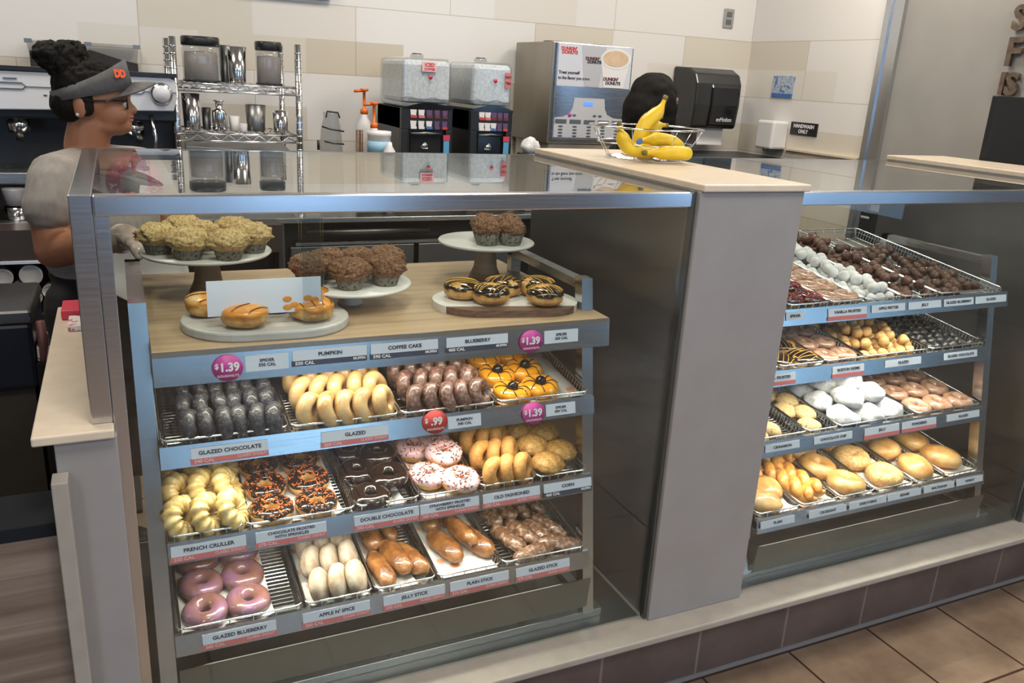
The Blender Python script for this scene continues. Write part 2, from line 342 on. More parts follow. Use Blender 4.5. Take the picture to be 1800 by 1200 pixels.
# ------------------------------------------------------------------ the room
X0, X1, Y0, Y1, ZC = -3.6, 6.0, -4.5, 2.6, 2.9
XW = 3.38
struct(box(X0, X1, Y0, Y1+.1, -.1, 0), 'floor', 'floor')
M['ceil'] = mat('ceiling_white', (.62, .60, .57), .8)
struct(box(X0, X1, Y0, Y1+.1, ZC, ZC+.1), 'ceiling', 'ceil')
struct(box(X0, XW+.1, Y1, Y1+.1, 0, ZC), 'wall_back', 'tilewall')
M['greywall'] = noisy('grey_paint', [(.30, .295, .28), (.33, .325, .31)], 5, .5)
struct(box(XW, XW+.1, 1.66, Y1, 0, ZC), 'wall_right_tiled', 'tilewall')
struct(box(XW, XW+.1, -.4, 1.56, 0, ZC), 'wall_right_painted', 'greywall')
struct(box(XW-.012, XW+.1, 1.56, 1.66, 0, ZC).box(XW-.022, XW, 1.63, 1.66, 0, ZC).box(XW-.022, XW, 1.555, 1.585, 0, ZC), 'trim_1', 'steel_h')
M['shopwall'] = noisy('shop_wall_paint', [(.15, .12, .10), (.19, .155, .125)], 3, .7)
struct(box(X1-.1, X1, Y0, -.4, 0, ZC), 'wall_right_front', 'shopwall'); struct(box(XW, X1, -.5, -.4, 0, ZC), 'wall_right_return', 'shopwall')
struct(box(X0, X0+.1, Y0, Y1, 0, ZC), 'wall_left', 'shopwall')
struct(box(5.895, 5.9, -4.34, -3.36, .56, 2.58), 'window_5', 'glass')
fw = MB(); fw.box(X0, X1, Y0-.1, Y0, 0, .56); fw.box(X0, X1, Y0-.1, Y0, 2.58, ZC)
xs = [X0]+[v for w_ in WINDOWS for v in w_]+[X1]
for i in range(0, len(xs), 2): fw.box(xs[i], xs[i+1], Y0-.1, Y0, .56, 2.58)
struct(fw, 'wall_front', 'shopwall')
for i, (a, b) in enumerate(WINDOWS):
    f = MB().box(a, b, Y0-.07, Y0-.02, .56, .61).box(a, b, Y0-.07, Y0-.02, 2.53, 2.58).box(a, a+.05, Y0-.07, Y0-.02, .56, 2.58).box(b-.05, b, Y0-.07, Y0-.02, .56, 2.58)
    wn = struct(f, 'window_%d' % (i+1), 'black')
    g = box(a+.05, b-.05, Y0-.05, Y0-.045, .61, 2.53).build('pane', 'glass', wn)
for (x, y) in CEIL:
    t = thing('ceiling_light', 'square recessed ceiling light above %s, out of the picture' % ('the customer side' if y < 0 else 'the staff side'), 'ceiling light', (x, y, ZC), 'recessed ceiling lights')
    MB().box(x-.33, x-.29, y-.33, y+.33, 2.885, 2.899).box(x+.29, x+.33, y-.33, y+.33, 2.885, 2.899).box(x-.29, x+.29, y-.33, y-.29, 2.885, 2.899).box(x-.29, x+.29, y+.29, y+.33, 2.885, 2.899).build('frame', 'white', t)
    box(x-.29, x+.29, y-.29, y+.29, 2.890, 2.896).build('diffuser', 'white', t)

# ------------------------------------------------------------------ plinth, pillar, side wall, gate
def plinth():
    t = thing('service_counter', 'long low beige ledge on dark brown tiles carrying both glass cases', 'counter', (1.2, .3, 0))
    box(-.02, 3.372, -.0838, .75, .2752, .2931).build('ledge_slab', 'ledge', t, bevel=.004)
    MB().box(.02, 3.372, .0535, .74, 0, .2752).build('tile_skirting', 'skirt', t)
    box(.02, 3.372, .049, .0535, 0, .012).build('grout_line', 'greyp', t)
plinth()
def pillar(x0, label, side):
    t = thing('counter_pillar', label, 'pillar', (x0+.14, .37, .2931))
    box(x0, x0+.28, -.0228, .745, .2931, 1.3262).build('body', 'greyp', t, bevel=.002)
    box(x0+.013-.011, x0+.2906, -.030, .7593, 1.3262, 1.3419).build('cap', 'cream', t, bevel=.003)
    box(x0-.002, x0, .012, .745, .2935, 1.3262).build('side_cladding', 'clad', t)
    box(x0+.28, x0+.282, .012, .745, .2935, 1.3262).build('side_cladding', 'clad', t)
    box(x0-.008, x0-.0005, -.012, .004, .2935, 1.3262).build('edge_trim', 'steel_dark', t)
pillar(1.1185, 'grey-beige counter pillar with cream cap between the two glass cases', 0)
pillar(2.515, 'counter pillar at far right edge with cream cap beyond the right glass case', 1)
t = thing('side_counter', 'low grey side wall with cream top at left end of the left glass case', 'counter', (-.05, .35, 0))
box(-.088, .004, -.02, .75, 0, .934).build('side_wall', 'greyp', t, bevel=.002)
box(-.118, .001, -.031, .76, .934, .950).build('top_slab', 'cream', t, bevel=.003)
box(-.095, -.071, -.062, -.0205, 0, .882).build('end_panel', 'ledge', t, bevel=.002)
t = thing('low_counter', 'low wood-grain counter front with dark cap at the bottom left corner', 'counter', (-.6, .03, 0))
box(-1.3, -.0965, -.028, .085, 0, .775).build('wood_panel', 'gate', t)
box(-1.3, -.0965, -.032, .09, .775, .80).build('cap', 'capdark', t, bevel=.002)

# ------------------------------------------------------------------ glass cases
def case(x0, x1, label, left_panel):
    t = thing('display_case', label, 'display case', ((x0+x1)/2, .37, .2931))
    MB().box(x0+.001, x1+.002, -.009, .016, 1.2923, 1.3237).build('top_rail', 'steel_h', t, bevel=.0025)
    box(x0+.001, x1-.006, .000, .005, .2936, 1.2923).build('front_glass', 'glass', t)
    box(x0+.001, x1-.001, .016, .742, 1.3170, 1.3237).build('top_glass', 'glass', t)
    MB().box(x0+.001, x1-.001, .7425, .7475, 1.3160, 1.3240).build('back_edge', 'steel_dark', t)
    box(x0+.006, x1-.004, .006, .74, .2933, .2950).build('case_floor', 'steel_dark', t)
    MB().box(x0+.03, x1-.09, .038, .062, .295, .315).box(x1-.115, x1-.09, .062, .60, .295, .315).build('floor_rail', 'steel', t, bevel=.001)
    if left_panel:
        box(-.0325, .0003, .0, .745, .9505, 1.3237).build('side_panel', 'steel_h', t, bevel=.002)
        MB().box(.001, .022, -.002, .012, .2936, 1.2922).build('corner_post', 'steel_h', t, bevel=.001)
case(0, 1.1105, 'left glass pastry case with steel rail, wooden top shelf of muffin stands inside', True)
case(1.40, 2.512, 'right glass pastry case beyond the pillar, four shelves of wire baskets inside', False)

TP = Matrix(((0, 0, 1, 0), (1, 0, 0, 0), (0, 1, 0, 0), (0, 0, 0, 1)))
LT = math.atan(.009/.040)      # price rails lean back
def yz_up(z): return .045+.17*(z-.43)
def rack(x0, xl, xr, lips, label, board, lower):
    t = thing('display_rack', label, 'rack', (x0+.5, .3, .296))
    for xa, xb in ((xl-.034, xl-.004), (xr+.002, xr+.03)):
        za, zb = .318, 1.108; m = MB()
        q = [(yz_up(za), za), (yz_up(zb), zb), (yz_up(zb)+.032, zb), (yz_up(za)+.032, za)]
        V = [(x, y, z) for x in (xa, xb) for (y, z) in q]
        m.add(V, [(0, 1, 2, 3), (7, 6, 5, 4), (0, 4, 5, 1), (1, 5, 6, 2), (2, 6, 7, 3), (3, 7, 4, 0)])
        m.build('upright', 'steel_h', t)
        zt = zb-.006
        MB().box(xa, xb, yz_up(zb)+.03, .56, zt-.02, zt).box(xa, xb, .535, .56, .318, zt).build('side_frame', 'steel', t)
    for (y, z) in lips:
        m = MB(); prf = [(y, z-.040), (y+.012, z-.040), (y+.012, z-.037), (y+.004, z-.037), (y+.0115, z-.003), (y+.018, z-.003), (y+.018, z), (y+.0090, z)]
        m.prism(prf, xl-.003, xr+.004, T=TP)
        V = [(xl, y+.016, z-.034), (xr, y+.016, z-.034), (xr, .655, z-.034+.13*(.64-y)), (xl, .655, z-.034+.13*(.64-y))]
        V += [(a, b, c-.003) for a, b, c in V]
        m.add(V, [(0, 1, 2, 3), (7, 6, 5, 4), (0, 4, 5, 1), (1, 5, 6, 2), (2, 6, 7, 3), (3, 7, 4, 0)])
        sh = m.build('shelf', 'steel_h', t)
        mm = MB().box(xl+.05, xr-.05, y+.030, y+.042, z-.0395, z-.0375); mm.build('light_strip', 'led', sh)
    (y5, z5) = lower
    V = [(xl, y5, z5), (xr+.005, y5, z5), (xr+.005, y5+.008, z5-.082), (xl, y5+.008, z5-.082)]; V += [(a, b+.003, c) for a, b, c in V]
    MB().add(V, [(3, 2, 1, 0), (4, 5, 6, 7), (0, 1, 5, 4), (1, 2, 6, 5), (2, 3, 7, 6), (3, 0, 4, 7)]).build('base_panel', 'steel_dark', t)
    if board:
        yb, zb = board
        box(xl-.003, .995, yb, .69, zb-.018, zb).build('wood_board', 'board', t, bevel=.001)
        MB().prism([(yb-.010, zb-.062), (yb-.0085, zb-.062), (yb-.0005, zb-.010), (yb-.0005, zb-.0005), (yb-.004, zb-.0005), (yb-.004, zb-.010)], xl-.003, .995, T=TP).build('price_rail', 'steel_h', t)
    return t
M['led'] = mat('led_strip', (1, 1, 1), .5, emis=(1, .93, .8), estr=6)
LIPS1 = [(.060, .8625), (.040, .6790), (.020, .4910)]
LIPS2 = [(.080, 1.020), (.100, .850), (.067, .669), (.020, .478)]
rack(0, .070, .960, LIPS1, 'steel rack in the left case with a wood-topped shelf and three basket shelves', (.085, 1.037), (.012, .427))
rack(1.398, 1.468, 2.333, LIPS2, 'steel rack in the right case with four tilted basket shelves', None, (.012, .405))
SL = .13; TILT = math.atan(SL)
class Shelf:
    def __init__(s, y, z): s.y, s.z = y, z; s.zr = z+.007
    def p(s, x, y, h=0.0):        # h above basket floor, along the tilted normal
        n = Vector((0, -math.sin(TILT), math.cos(TILT)))
        y += .011; return Vector((x, y, s.zr-.030+SL*(y-s.y)))+n*h
S12, S13, S14 = [Shelf(*l) for l in LIPS1]
S21, S22, S23, S24 = [Shelf(*l) for l in LIPS2]

def rrect(x0, x1, y0, y1, r, n=4):
    P = []
    for cx, cy, a0 in ((x1-r, y0+r, -90), (x1-r, y1-r, 0), (x0+r, y1-r, 90), (x0+r, y0+r, 180)):
        for k in range(n+1):
            a = R(a0+90*k/n); P.append((cx+r*math.cos(a), cy+r*math.sin(a)))
    return P
def basket(sh, x0, x1, label, depth=.56, liner=None, dy=0, lx=None):
    y0 = sh.y+.016+dy; y1 = y0+depth
    t = thing('wire_basket', label, 'basket', tuple(sh.p((x0+x1)/2, y0-.011)), 'wire baskets on the tilted shelves')
    def zr(y): return sh.zr+SL*(y-sh.y)
    x0 += .002; x1 -= .002
    rim = MB().tube([(x, y, zr(y)) for x, y in rrect(x0, x1, y0, y1, .012)], .0022, 6, True)
    rim.tube([(x, y, zr(y)-.011) for x, y in rrect(x0+.002, x1-.002, y0+.002, y1-.002, .012, 2)], .0012, 4, True)
    rim.build('rim', 'chrome', t)
    m = MB(); d = .028; ins = .008
    n = int(depth/.0115)
    for i in range(1, n):
        y = y0+.004+(depth-.008)*i/n; z = zr(y)
        m.tube([(x0, y, z), (x0+ins, y, z-d), (x1-ins, y, z-d), (x1, y, z)], .0010, 4)
    for k in range(6):
        x = x0+ins+(x1-x0-2*ins)*k/5
        m.tube([(x, y0, zr(y0)), (x, y0+ins, zr(y0)-d-.001), (x, y1-ins, zr(y1)-d-.001), (x, y1, zr(y1))], .0013, 4)
    m.build('wire_mesh', 'wire', t)
    if liner:
        a, b = (x0+.006, x1-.006) if lx is None else lx
        m = MB(); ny = 14; nx = 6; V = []; rnd = random.Random(int(x0*1000))
        for j in range(ny+1):
            y = y0-.007+(depth-.06)*j/ny
            for i in range(nx+1):
                x = a+(b-a)*i/nx; h = .004
                if i in (0, nx): h = .010+.006*rnd.random()
                if j == 0: h += .008+.004*rnd.random()
                q = sh.p(x, y, h); V.append(q)
        F = [(j*(nx+1)+i, j*(nx+1)+i+1, (j+1)*(nx+1)+i+1, (j+1)*(nx+1)+i) for j in range(ny) for i in range(nx)]
        o = m.add(V, F, 0, True).build('liner_paper', 'paper'); so = o.modifiers.new('thickness', 'SOLIDIFY'); so.thickness = .0004; so.offset = 1
        tag(o, liner, 'paper', 'printed liner papers')
    return t

# ------------------------------------------------------------------ pastry prototypes (meshes shared by all copies)
def nz(p, s, seed): return noise.noise(Vector(p)*s+Vector((seed*7.3, seed*3.1, seed*1.7)))
def ring_V(Rm, r, squash=1.0, seed=0, amp=.08, nu=28, nv=14, ridge=None, a0=0, a1=2*PI, grow=0, wav=0):
    V = []; closed = abs(a1-a0-2*PI) < 1e-6; kk = nv if closed else nv+1
    for i in range(nu):
        th = 2*PI*i/nu
        for j in range(kk):
            lo, hi = a0, a1
            if wav:
                w_ = wav*math.sin(5*th+seed)+wav*.7*math.sin(9*th+2*seed); lo = a0-w_; hi = a1+wav*math.sin(7*th+1.3*seed)
            ph = lo+(hi-lo)*j/nv
            d = Vector((math.cos(th), math.sin(th), 0)); p = d*(Rm+r*math.cos(ph))+Vector((0, 0, r*squash*math.sin(ph)))
            q = 1+amp*nz(p, 38, seed)+amp*.6*nz(p, 90, seed)
            rr = r*q+grow
            if ridge: rr *= 1+ridge[0]*math.cos(ridge[1]*th+ridge[2]*ph)
            if not closed and j in (0, nv): rr -= grow*1.1
            V.append(d*(Rm*(1+amp*.25*nz(d, 3, seed+5))+rr*math.cos(ph))+Vector((0, 0, rr*squash*math.sin(ph))))
    F = []
    for i in range(nu):
        for j in range(nv if not closed else kk):
            a = i*kk+j; b = i*kk+(j+1) % kk; c = ((i+1) % nu)*kk+(j+1) % kk; d = ((i+1) % nu)*kk+j; F.append((a, d, c, b))
    return V, F
def ring(name, mt, Rm=.0245, r=.0175, sq=.92, seed=0, amp=.1, **kw):
    V, F = ring_V(Rm, r, sq, seed, amp, **kw); return MB().add(V, F, 0, True).mesh(name, mt)
def icing(name, mt, Rm, r, sq, seed, a0=-.05, a1=PI+.05, amp=.1):
    V, F = ring_V(Rm, r, sq, seed, amp, nv=10, a0=a0, a1=a1, grow=.0013, wav=.13); return MB().add(V, F, 0, True).mesh(name, mt)
def sprinkle_mesh(mats, Rm, r, sq, seed, n=150, base=0):
    rnd = random.Random(seed); m = MB()
    for k in range(n):
        th = rnd.uniform(0, 2*PI); ph = rnd.uniform(base[0]+.15, base[1]-.15)
        d = Vector((math.cos(th), math.sin(th), 0)); nrm = d*math.cos(ph)+Vector((0, 0, math.sin(ph)))
        c = d*Rm+Vector((nrm.x*r, nrm.y*r, nrm.z*r*sq))*1.02+nrm*.0022
        t_ = nrm.orthogonal().normalized(); t_ = Matrix.Rotation(rnd.uniform(0, 2*PI), 3, nrm) @ t_
        m.tube([c-t_*.0030, c+t_*.0030], .00095, 5, m=rnd.randrange(len(mats)))
    return m.mesh('sprinkles', mats)
def blob(name, mt, r3, seed, amp=.08, sc=30, nu=18, nv=11, crease=0, pw=0):
    def f(d):
        q = 1+amp*nz(Vector((d.x*r3[0], d.y*r3[1], d.z*r3[2])), sc, seed)*1.6
        if pw: q *= (math.hypot(d.x, d.y)**pw+abs(d.z)**pw)**(-1/pw)
        if crease: q *= 1-crease*math.exp(-((d.z)/.16)**2)
        return q
    return MB().ell((0, 0, 0), r3, nu, nv, f=f).mesh(name, mt)
def stick(name, mt, L, r, seed, amp=.16):
    m = MB(); V = []; n = 14; nn = 12
    for i in range(n+1):
        t_ = i/n; x = (t_-.5)*L; e = (1-abs(2*t_-1)**3.2)**.5 if 0 < t_ < 1 else .05
        for k in range(nn):
            th = 2*PI*k/nn; p = Vector((x, math.cos(th)*r, math.sin(th)*r*.85)); q = e*(1+amp*1.5*nz(p, 45, seed)+amp*.8*nz(p, 110, seed))
            V.append((x, p.y*q, p.z*q))
    F = [(i*nn+k, i*nn+(k+1) % nn, (i+1)*nn+(k+1) % nn, (i+1)*nn+k) for i in range(n) for k in range(nn)]
    F += [tuple(range(nn))[::-1], tuple(n*nn+k for k in range(nn))]
    return m.add(V, F, 0, True).mesh(name, mt)
def crumb_top(mt, r, h, seed, rough=.13):
    def f(d):
        q = 1+rough*.75*nz(d, 2.6, seed)+rough*.65*nz(d, 8, seed+3)+rough*.75*nz(d, 19, seed+9)
        return q if d.z > -.25 else .95
    return MB().ell((0, 0, 0), (r, r, h), 56, 32, f=f).mesh('crumb_top', mt)
def wrapper_mesh(r0, r1, h):
    m = MB(); wv = lambda th: .028*math.cos(26*th)
    m.lathe([(r0*.96, 0), (r0, .001), (r1, h), (r1*.97, h), (r0*.95, .004)], n=104, wave=wv); return m.mesh('paper_cup', 'muffin_wrapper')
def crack_mesh(mt, r3, seed): return blob('top', mt, r3, seed, .2, 40, 24, 14)
def sup(p):
    return lambda d: (abs(d.x)**p+abs(d.y)**p+abs(d.z)**p)**(-1/p)
PR = {}
def reg(k, cat, parts):   # parts: list of variants; every variant is a list (partname, mesh, offset, kind)
    PR[k] = (cat, parts)
reg('chocolate_doughnut', 'doughnut', [[('body', ring('ring', 'dark_choc_dough', .0255, .0160, 1.1, s, .13))] for s in range(3)])
reg('glazed_doughnut', 'doughnut', [[('body', ring('ring', 'pale_dough', .0265, .0170, 1.0, s, .08))] for s in (4, 5, 6)])
reg('chocolate_glazed_doughnut', 'doughnut', [[('body', ring('ring', 'brown_glazed_dough', .0255, .0165, 1.05, s, .12))] for s in (7, 8, 9)])
reg('old_fashioned_doughnut', 'doughnut', [[('body', ring('ring', 'cake_dough', .0255, .0165, 1.05, s, .07))] for s in (10, 11)])
reg('french_cruller', 'cruller', [[('body', ring('ring', 'cruller_dough', .0270, .0185, .95, s, .1, nu=72, nv=16, ridge=(.13, 12, 1)))] for s in (12, 13, 14)])
reg('blueberry_doughnut', 'doughnut', [[('body', ring('ring', 'blueberry_dough', .0260, .0180, 1.0, s, .09))] for s in (15, 16)])
reg('cinnamon_doughnut', 'doughnut', [[('body', blob('filled', 'powder_dough', (.040, .040, .018), s, .07, nu=24, nv=16, crease=.04, pw=2.6))] for s in (17, 18)])
def frosted(k, base, ice, seeds, spr=None, Rm=.0250, r=.0175, n=150, arc=(.05, PI-.15), sq=.95):
    vs = []
    for s in seeds:
        v = [('dough', ring('dough', base, Rm, r, sq, s, .06)), ('icing', icing('icing', ice, Rm, r, sq, s, arc[0], arc[1], amp=.06))]
        if spr: v.append(('sprinkles', sprinkle_mesh(spr, Rm, r, sq, s, n, arc), 'stuff'))
        vs.append(v)
    reg(k, 'doughnut', vs)
frosted('sprinkled_chocolate_doughnut', 'golden_dough', 'chocolate_icing', (20, 21, 19), ['sprinkle_brown', 'sprinkle_orange', 'sprinkle_brown', 'sprinkle_orange'], .0275, .0150, 170, (.30, PI-.55), 1.05)
frosted('double_chocolate_doughnut', 'chocolate_icing', 'chocolate_icing', (22, 23), None, .0265, .0165, 0, (-.05, PI-.05), 1.0)
frosted('strawberry_doughnut', 'golden_dough', 'pink_icing', (24, 25), ['sprinkle_brown', 'sprinkle_orange', 'sprinkle_white', 'sprinkle_brown'], .024, .0185, 130)
def spider(s):
    v = [('dough', ring('dough', 'golden_dough', .0250, .0175, .88, s, .06)), ('icing', icing('icing', 'orange_icing', .025, .0175, .88, s, amp=.06))]
    v.append(('doughnut_hole', MB().ell((0, 0, .016), (.0125, .0125, .0115), 16, 10).mesh('doughnut_hole', 'blackg')))
    m = MB()
    for side in (-1, 1):
        for k in range(4):
            a = (0 if side > 0 else PI)+R(-54+36*k)*side; P = []
            for t_ in (0, .2, .45, .7, 1.0):
                rr = .009+.031*t_; ph = math.acos(max(-1, min(1, (rr-.025)/.0185))) if abs(rr-.025) < .0185 else (PI if rr < .025 else 0)
                aa = a+side*.5*(t_-.3)*(k-1.5)*.5; P.append((rr*math.cos(aa), rr*math.sin(aa), .0188*.9*math.sin(ph)+.001))
            m.tube(P, .0011, 5)
    v.append(('icing_legs', m.mesh('icing_legs', 'chocolate_icing'))); return v
reg('spider_doughnut', 'doughnut', [spider(26), spider(27)])
def drizzle(mt, s, rad=.040, top=.0175, n=9, amp=.004):
    rnd = random.Random(s); m = MB()
    for k in range(n):
        a = R(35)+rnd.uniform(-.25, .25); o = -rad*.8+1.6*rad*k/(n-1); P = []
        for q in range(9):
            u = -1+2*q/8; L = math.sqrt(max(rad**2-o**2, 0))*.93; x = u*L*math.cos(a)-o*math.sin(a); y = u*L*math.sin(a)+o*math.cos(a)
            rr = min(1, math.hypot(x, y)/(rad+.003)); P.append((x, y, top*max(0, 1-rr**2.7)**(1/2.7)*1.04+.0008))
        m.tube(P, .0009, 4)
    return m.mesh('drizzle', mt)
def filled_iced(base, ice, s, dz=None, n=9, h=.019, rad=.041):
    b = blob('dough', base, (rad, rad, h), s, .06, nu=28, nv=16, crease=.03, pw=2.7)
    def f(d): return ((1.03+.05*nz(d, 2.5, s)) if d.z > .12+.10*math.sin(5*math.atan2(d.y, d.x)+s) else .93)*(math.hypot(d.x, d.y)**2.7+abs(d.z)**2.7)**(-1/2.7)
    ic = MB().ell((0, 0, 0), (rad, rad, h), 32, 18, f=f).mesh('icing', ice)
    v = [('dough', b), ('icing', ic)]
    if dz: v.append(('drizzle', drizzle(dz, s, rad, h, n)))
    return v
reg('pumpkin_doughnut', 'doughnut', [filled_iced('golden_dough', 'pumpkin_icing', s, 'chocolate_icing', 4, .022, .043) for s in (30, 31)])
reg('drizzled_chocolate_doughnut', 'doughnut', [filled_iced('golden_dough', 'chocolate_icing', s, 'drizzle_yellow', 7, .021, .041) for s in (32, 33)])
reg('drizzled_doughnut', 'doughnut', [filled_iced('golden_dough', 'chocolate_icing', s, 'drizzle_yellow', 6, .016, .040) for s in (34, 35)])
def muffin(k, top, r, h, seeds, rough=.13, r0=.024, r1=.034, wh=.034, body=True):
    reg(k, 'muffin', [[('paper_cup', wrapper_mesh(r0, r1, wh)), ('crumb_top', crumb_top(top, r, h, s, rough), None, (0, 0, wh+.004))] for s in seeds])
muffin('crumble_muffin', 'crumb_yellow', .043, .026, (40, 41, 42), .17)
muffin('streusel_muffin', 'crumb_brown', .043, .027, (43, 44, 45), .19)
muffin('topped_muffin', 'crumb_brown', .036, .026, (46, 47), .17)
muffin('corn_muffin', 'corn_top', .038, .022, (48, 49), .07, .024, .032, .028)
reg('jelly_stick', 'pastry', [[('body', stick('stick', 'stick_dough', .120, .024, s, .10))] for s in (50, 51)])
reg('glazed_stick', 'pastry', [[('body', stick('stick', 'glazed_stick_dough', .112, .0210, s, .17))] for s in (52, 53, 54)])
def holes(k, mt, r): reg(k, 'doughnut hole', [[('body', blob('hole', mt, (r, r, r*.93), s, .16, 75, 16, 10))] for s in (60, 61, 62)])
holes('golden_doughnut_hole', 'hole_gold', .0155); holes('dark_doughnut_hole', 'hole_black', .0155); holes('powdered_doughnut_hole', 'sugar_white', .016)
holes('brown_doughnut_hole', 'hole_brown', .0155); holes('chestnut_doughnut_hole', 'hole_chestnut', .0155)
reg('cookie', 'cookie', [[('body', blob('cookie', 'cookie', (.034, .034, .017), s, .14))] for s in (64, 65)])
reg('powdered_doughnut', 'doughnut', [[('body', blob('filled', 'sugar_white_patch', (.043, .043, .028), s, .16, 34, 30, 18))] for s in (66, 67, 68)])
reg('glazed_ring', 'doughnut', [[('body', ring('ring', 'glazed_ring_brown', .025, .0185, .8, s, .08))] for s in (69, 70)])
reg('bagel', 'bagel', [[('body', ring('ring', 'bagel', .030, .0245, .9, s, .07))] for s in (71, 72)])
reg('cheese_bagel', 'bagel', [[('body', ring('ring', 'bagel_cheese', .028, .026, .85, s, .12))] for s in (73, 74)])
reg('bread_roll', 'bread roll', [[('body', blob('roll', 'bagel', (.058, .046, .026), s, .05))] for s in (75, 76)])
def twist(s):
    m = MB()
    for q in (0, PI):
        P = []
        for i in range(22):
            t_ = i/21; a = q+t_*4.2*PI; P.append(((t_-.5)*.19, .012*math.cos(a), .012*math.sin(a)))
        rs = [.017*math.sqrt(max(.12, 1-abs(2*i/21-1)**4)) for i in range(22)]
        m.tube(P, rs, 10)
    return m.mesh('twist', 'croissant')
reg('braided_pastry', 'pastry', [[('body', twist(77))]])
RND = random.Random(5)
def spawn(k, loc, rot, label, group, scale=1.0, category=None, var=None):
    cat, vs = PR[k]; v = vs[RND.randrange(len(vs))] if var is None else vs[var % len(vs)]
    Mx = Matrix.Translation(Vector(loc)) @ rot.to_4x4() @ Matrix.Scale(scale, 4)
    if len(v) == 1:
        o = bpy.data.objects.new(k, v[0][1]); root = o
    else:
        root = bpy.data.objects.new(k, None); root.empty_display_size = .02
    COL.objects.link(root); root.matrix_world = Mx
    if len(v) > 1:
        for it in v:
            c = bpy.data.objects.new(it[0], it[1]); COL.objects.link(c); c.parent = root
            if len(it) > 3: c.location = it[3]
            if len(it) > 2 and it[2]: c['kind'] = it[2]
    return tag(root, label, category or cat, group)
def RX(a): return Matrix.Rotation(a, 3, 'X')
def RY(a): return Matrix.Rotation(a, 3, 'Y')
def RZ(a): return Matrix.Rotation(a, 3, 'Z')
FL = RX(TILT)
def standing(sh, k, x0, x1, n, ys, half, desc, grp, yaw=-12, lean=16, jit=1.0, skip=(), R_=.042, sc=1.0):
    """doughnuts standing on edge in rows, faces turned towards the left"""
    for j, y in enumerate(ys):
        for i in range(n):
            if (j, i) in skip: continue
            x = x0+half+(x1-x0-2*half)*i/max(1, n-1)
            rot = FL @ RZ(R(yaw*(1.35 if i == 0 else 1)+RND.uniform(-12, 12)*jit)) @ RY(R(90-lean+RND.uniform(-7, 7)*jit)) @ RZ(RND.uniform(0, 6.28))
            l = '%s, %s row, %s' % (desc, ORD[j]+(' of the tray' if j == 0 else ''), posn(i, n))
            spawn(k, sh.p(x, y+RND.uniform(-.004, .004)*jit, R_*.97), rot, l, grp, sc)
def lying(sh, k, pts, h, desc, names, grp, tilt=None, sc=1.0):
    for i, p in enumerate(pts):
        x, y = p[:2]; hh = h+(p[2] if len(p) > 2 else 0)
        rot = FL @ RX(R(p[3] if len(p) > 3 else RND.uniform(-4, 4))) @ RY(R(p[4] if len(p) > 4 else RND.uniform(-4, 4))) @ RZ(RND.uniform(0, 6.28) if tilt is None else tilt)
        spawn(k, sh.p(x, y, hh), rot, desc+', '+names[i], grp, sc)

# ---- left case, first basket shelf
basket(S12, .070, .297, 'wire basket of dark chocolate doughnuts, leftmost under the wooden shelf')
basket(S12, .299, .517, 'wire basket of pale glazed doughnuts under the pumpkin card')
basket(S12, .519, .731, 'wire basket of brown glazed doughnuts under the coffee cake card')
basket(S12, .733, .957, 'wire basket of orange spider doughnuts at right of its shelf', liner='printed liner paper under the orange spider doughnuts')
rows = [.098, .160, .222, .284, .346, .408]
standing(S12, 'chocolate_doughnut', .106, .294, 6, rows, .018, 'dark chocolate glazed doughnut on edge', 'dark chocolate doughnuts in the top left basket', yaw=-8, sc=.84, R_=.035)
standing(S12, 'glazed_doughnut', .325, .512, 5, [.102, .170, .238, .306, .374], .020, 'pale glazed doughnut on edge', 'pale glazed doughnuts', yaw=-34, lean=22, R_=.0385, sc=.9)
standing(S12, 'chocolate_glazed_doughnut', .545, .722, 5, [.100, .165, .230, .295, .360, .425], .018, 'brown glazed chocolate doughnut on edge', 'brown glazed chocolate doughnuts', yaw=-34, lean=22, R_=.0365, sc=.87)
nm8 = ['front left', 'front right', 'second row left', 'second row right', 'third row left', 'third row right', 'fourth row left', 'fourth row right', 'fifth row left', 'fifth row right']
lying(S12, 'spider_doughnut', [(.785-.004*0+(.075 if i % 2 else 0)+.012*(j % 2)*0, .112+j*.084+(.012 if i % 2 else 0)) for j in range(5) for i in (0, 1)], .022, 'orange iced doughnut with a black spider on top', nm8, 'orange spider doughnuts', tilt=R(10))
# ---- left case, second basket shelf
basket(S13, .070, .205, 'narrow wire basket of french crullers at left')
basket(S13, .207, .421, 'wire basket of chocolate doughnuts with orange sprinkles', liner='printed liner paper under the sprinkled chocolate doughnuts', lx=(.222, .398))
basket(S13, .423, .557, 'wire basket of double chocolate doughnuts', liner='printed liner paper under the double chocolate doughnuts', lx=(.433, .527))
basket(S13, .559, .692, 'wire basket of pink strawberry doughnuts', liner='printed liner paper under the pink doughnuts')
basket(S13, .694, .828, 'wire basket of plain old fashioned doughnuts')
basket(S13, .830, .957, 'wire basket of corn muffins at right end of its shelf')
standing(S13, 'french_cruller', .074, .212, 3, [.088, .165, .242, .318], .023, 'yellow french cruller on edge', 'french crullers', yaw=-20, lean=24, R_=.042, sc=.95)
lying(S13, 'sprinkled_chocolate_doughnut', [(x, .088+j*.082) for j in range(5) for x in (.262, .350)], .024, 'chocolate iced doughnut with orange and brown sprinkles', nm8, 'sprinkled chocolate doughnuts')
lying(S13, 'double_chocolate_doughnut', [(.462, .084), (.512, .128, .012), (.455, .172, .004), (.512, .218, .012), (.458, .262), (.505, .310)], .022, 'glossy double chocolate doughnut', ['front left', 'front right', 'second at left', 'second at right', 'back left', 'back right'], 'double chocolate doughnuts')
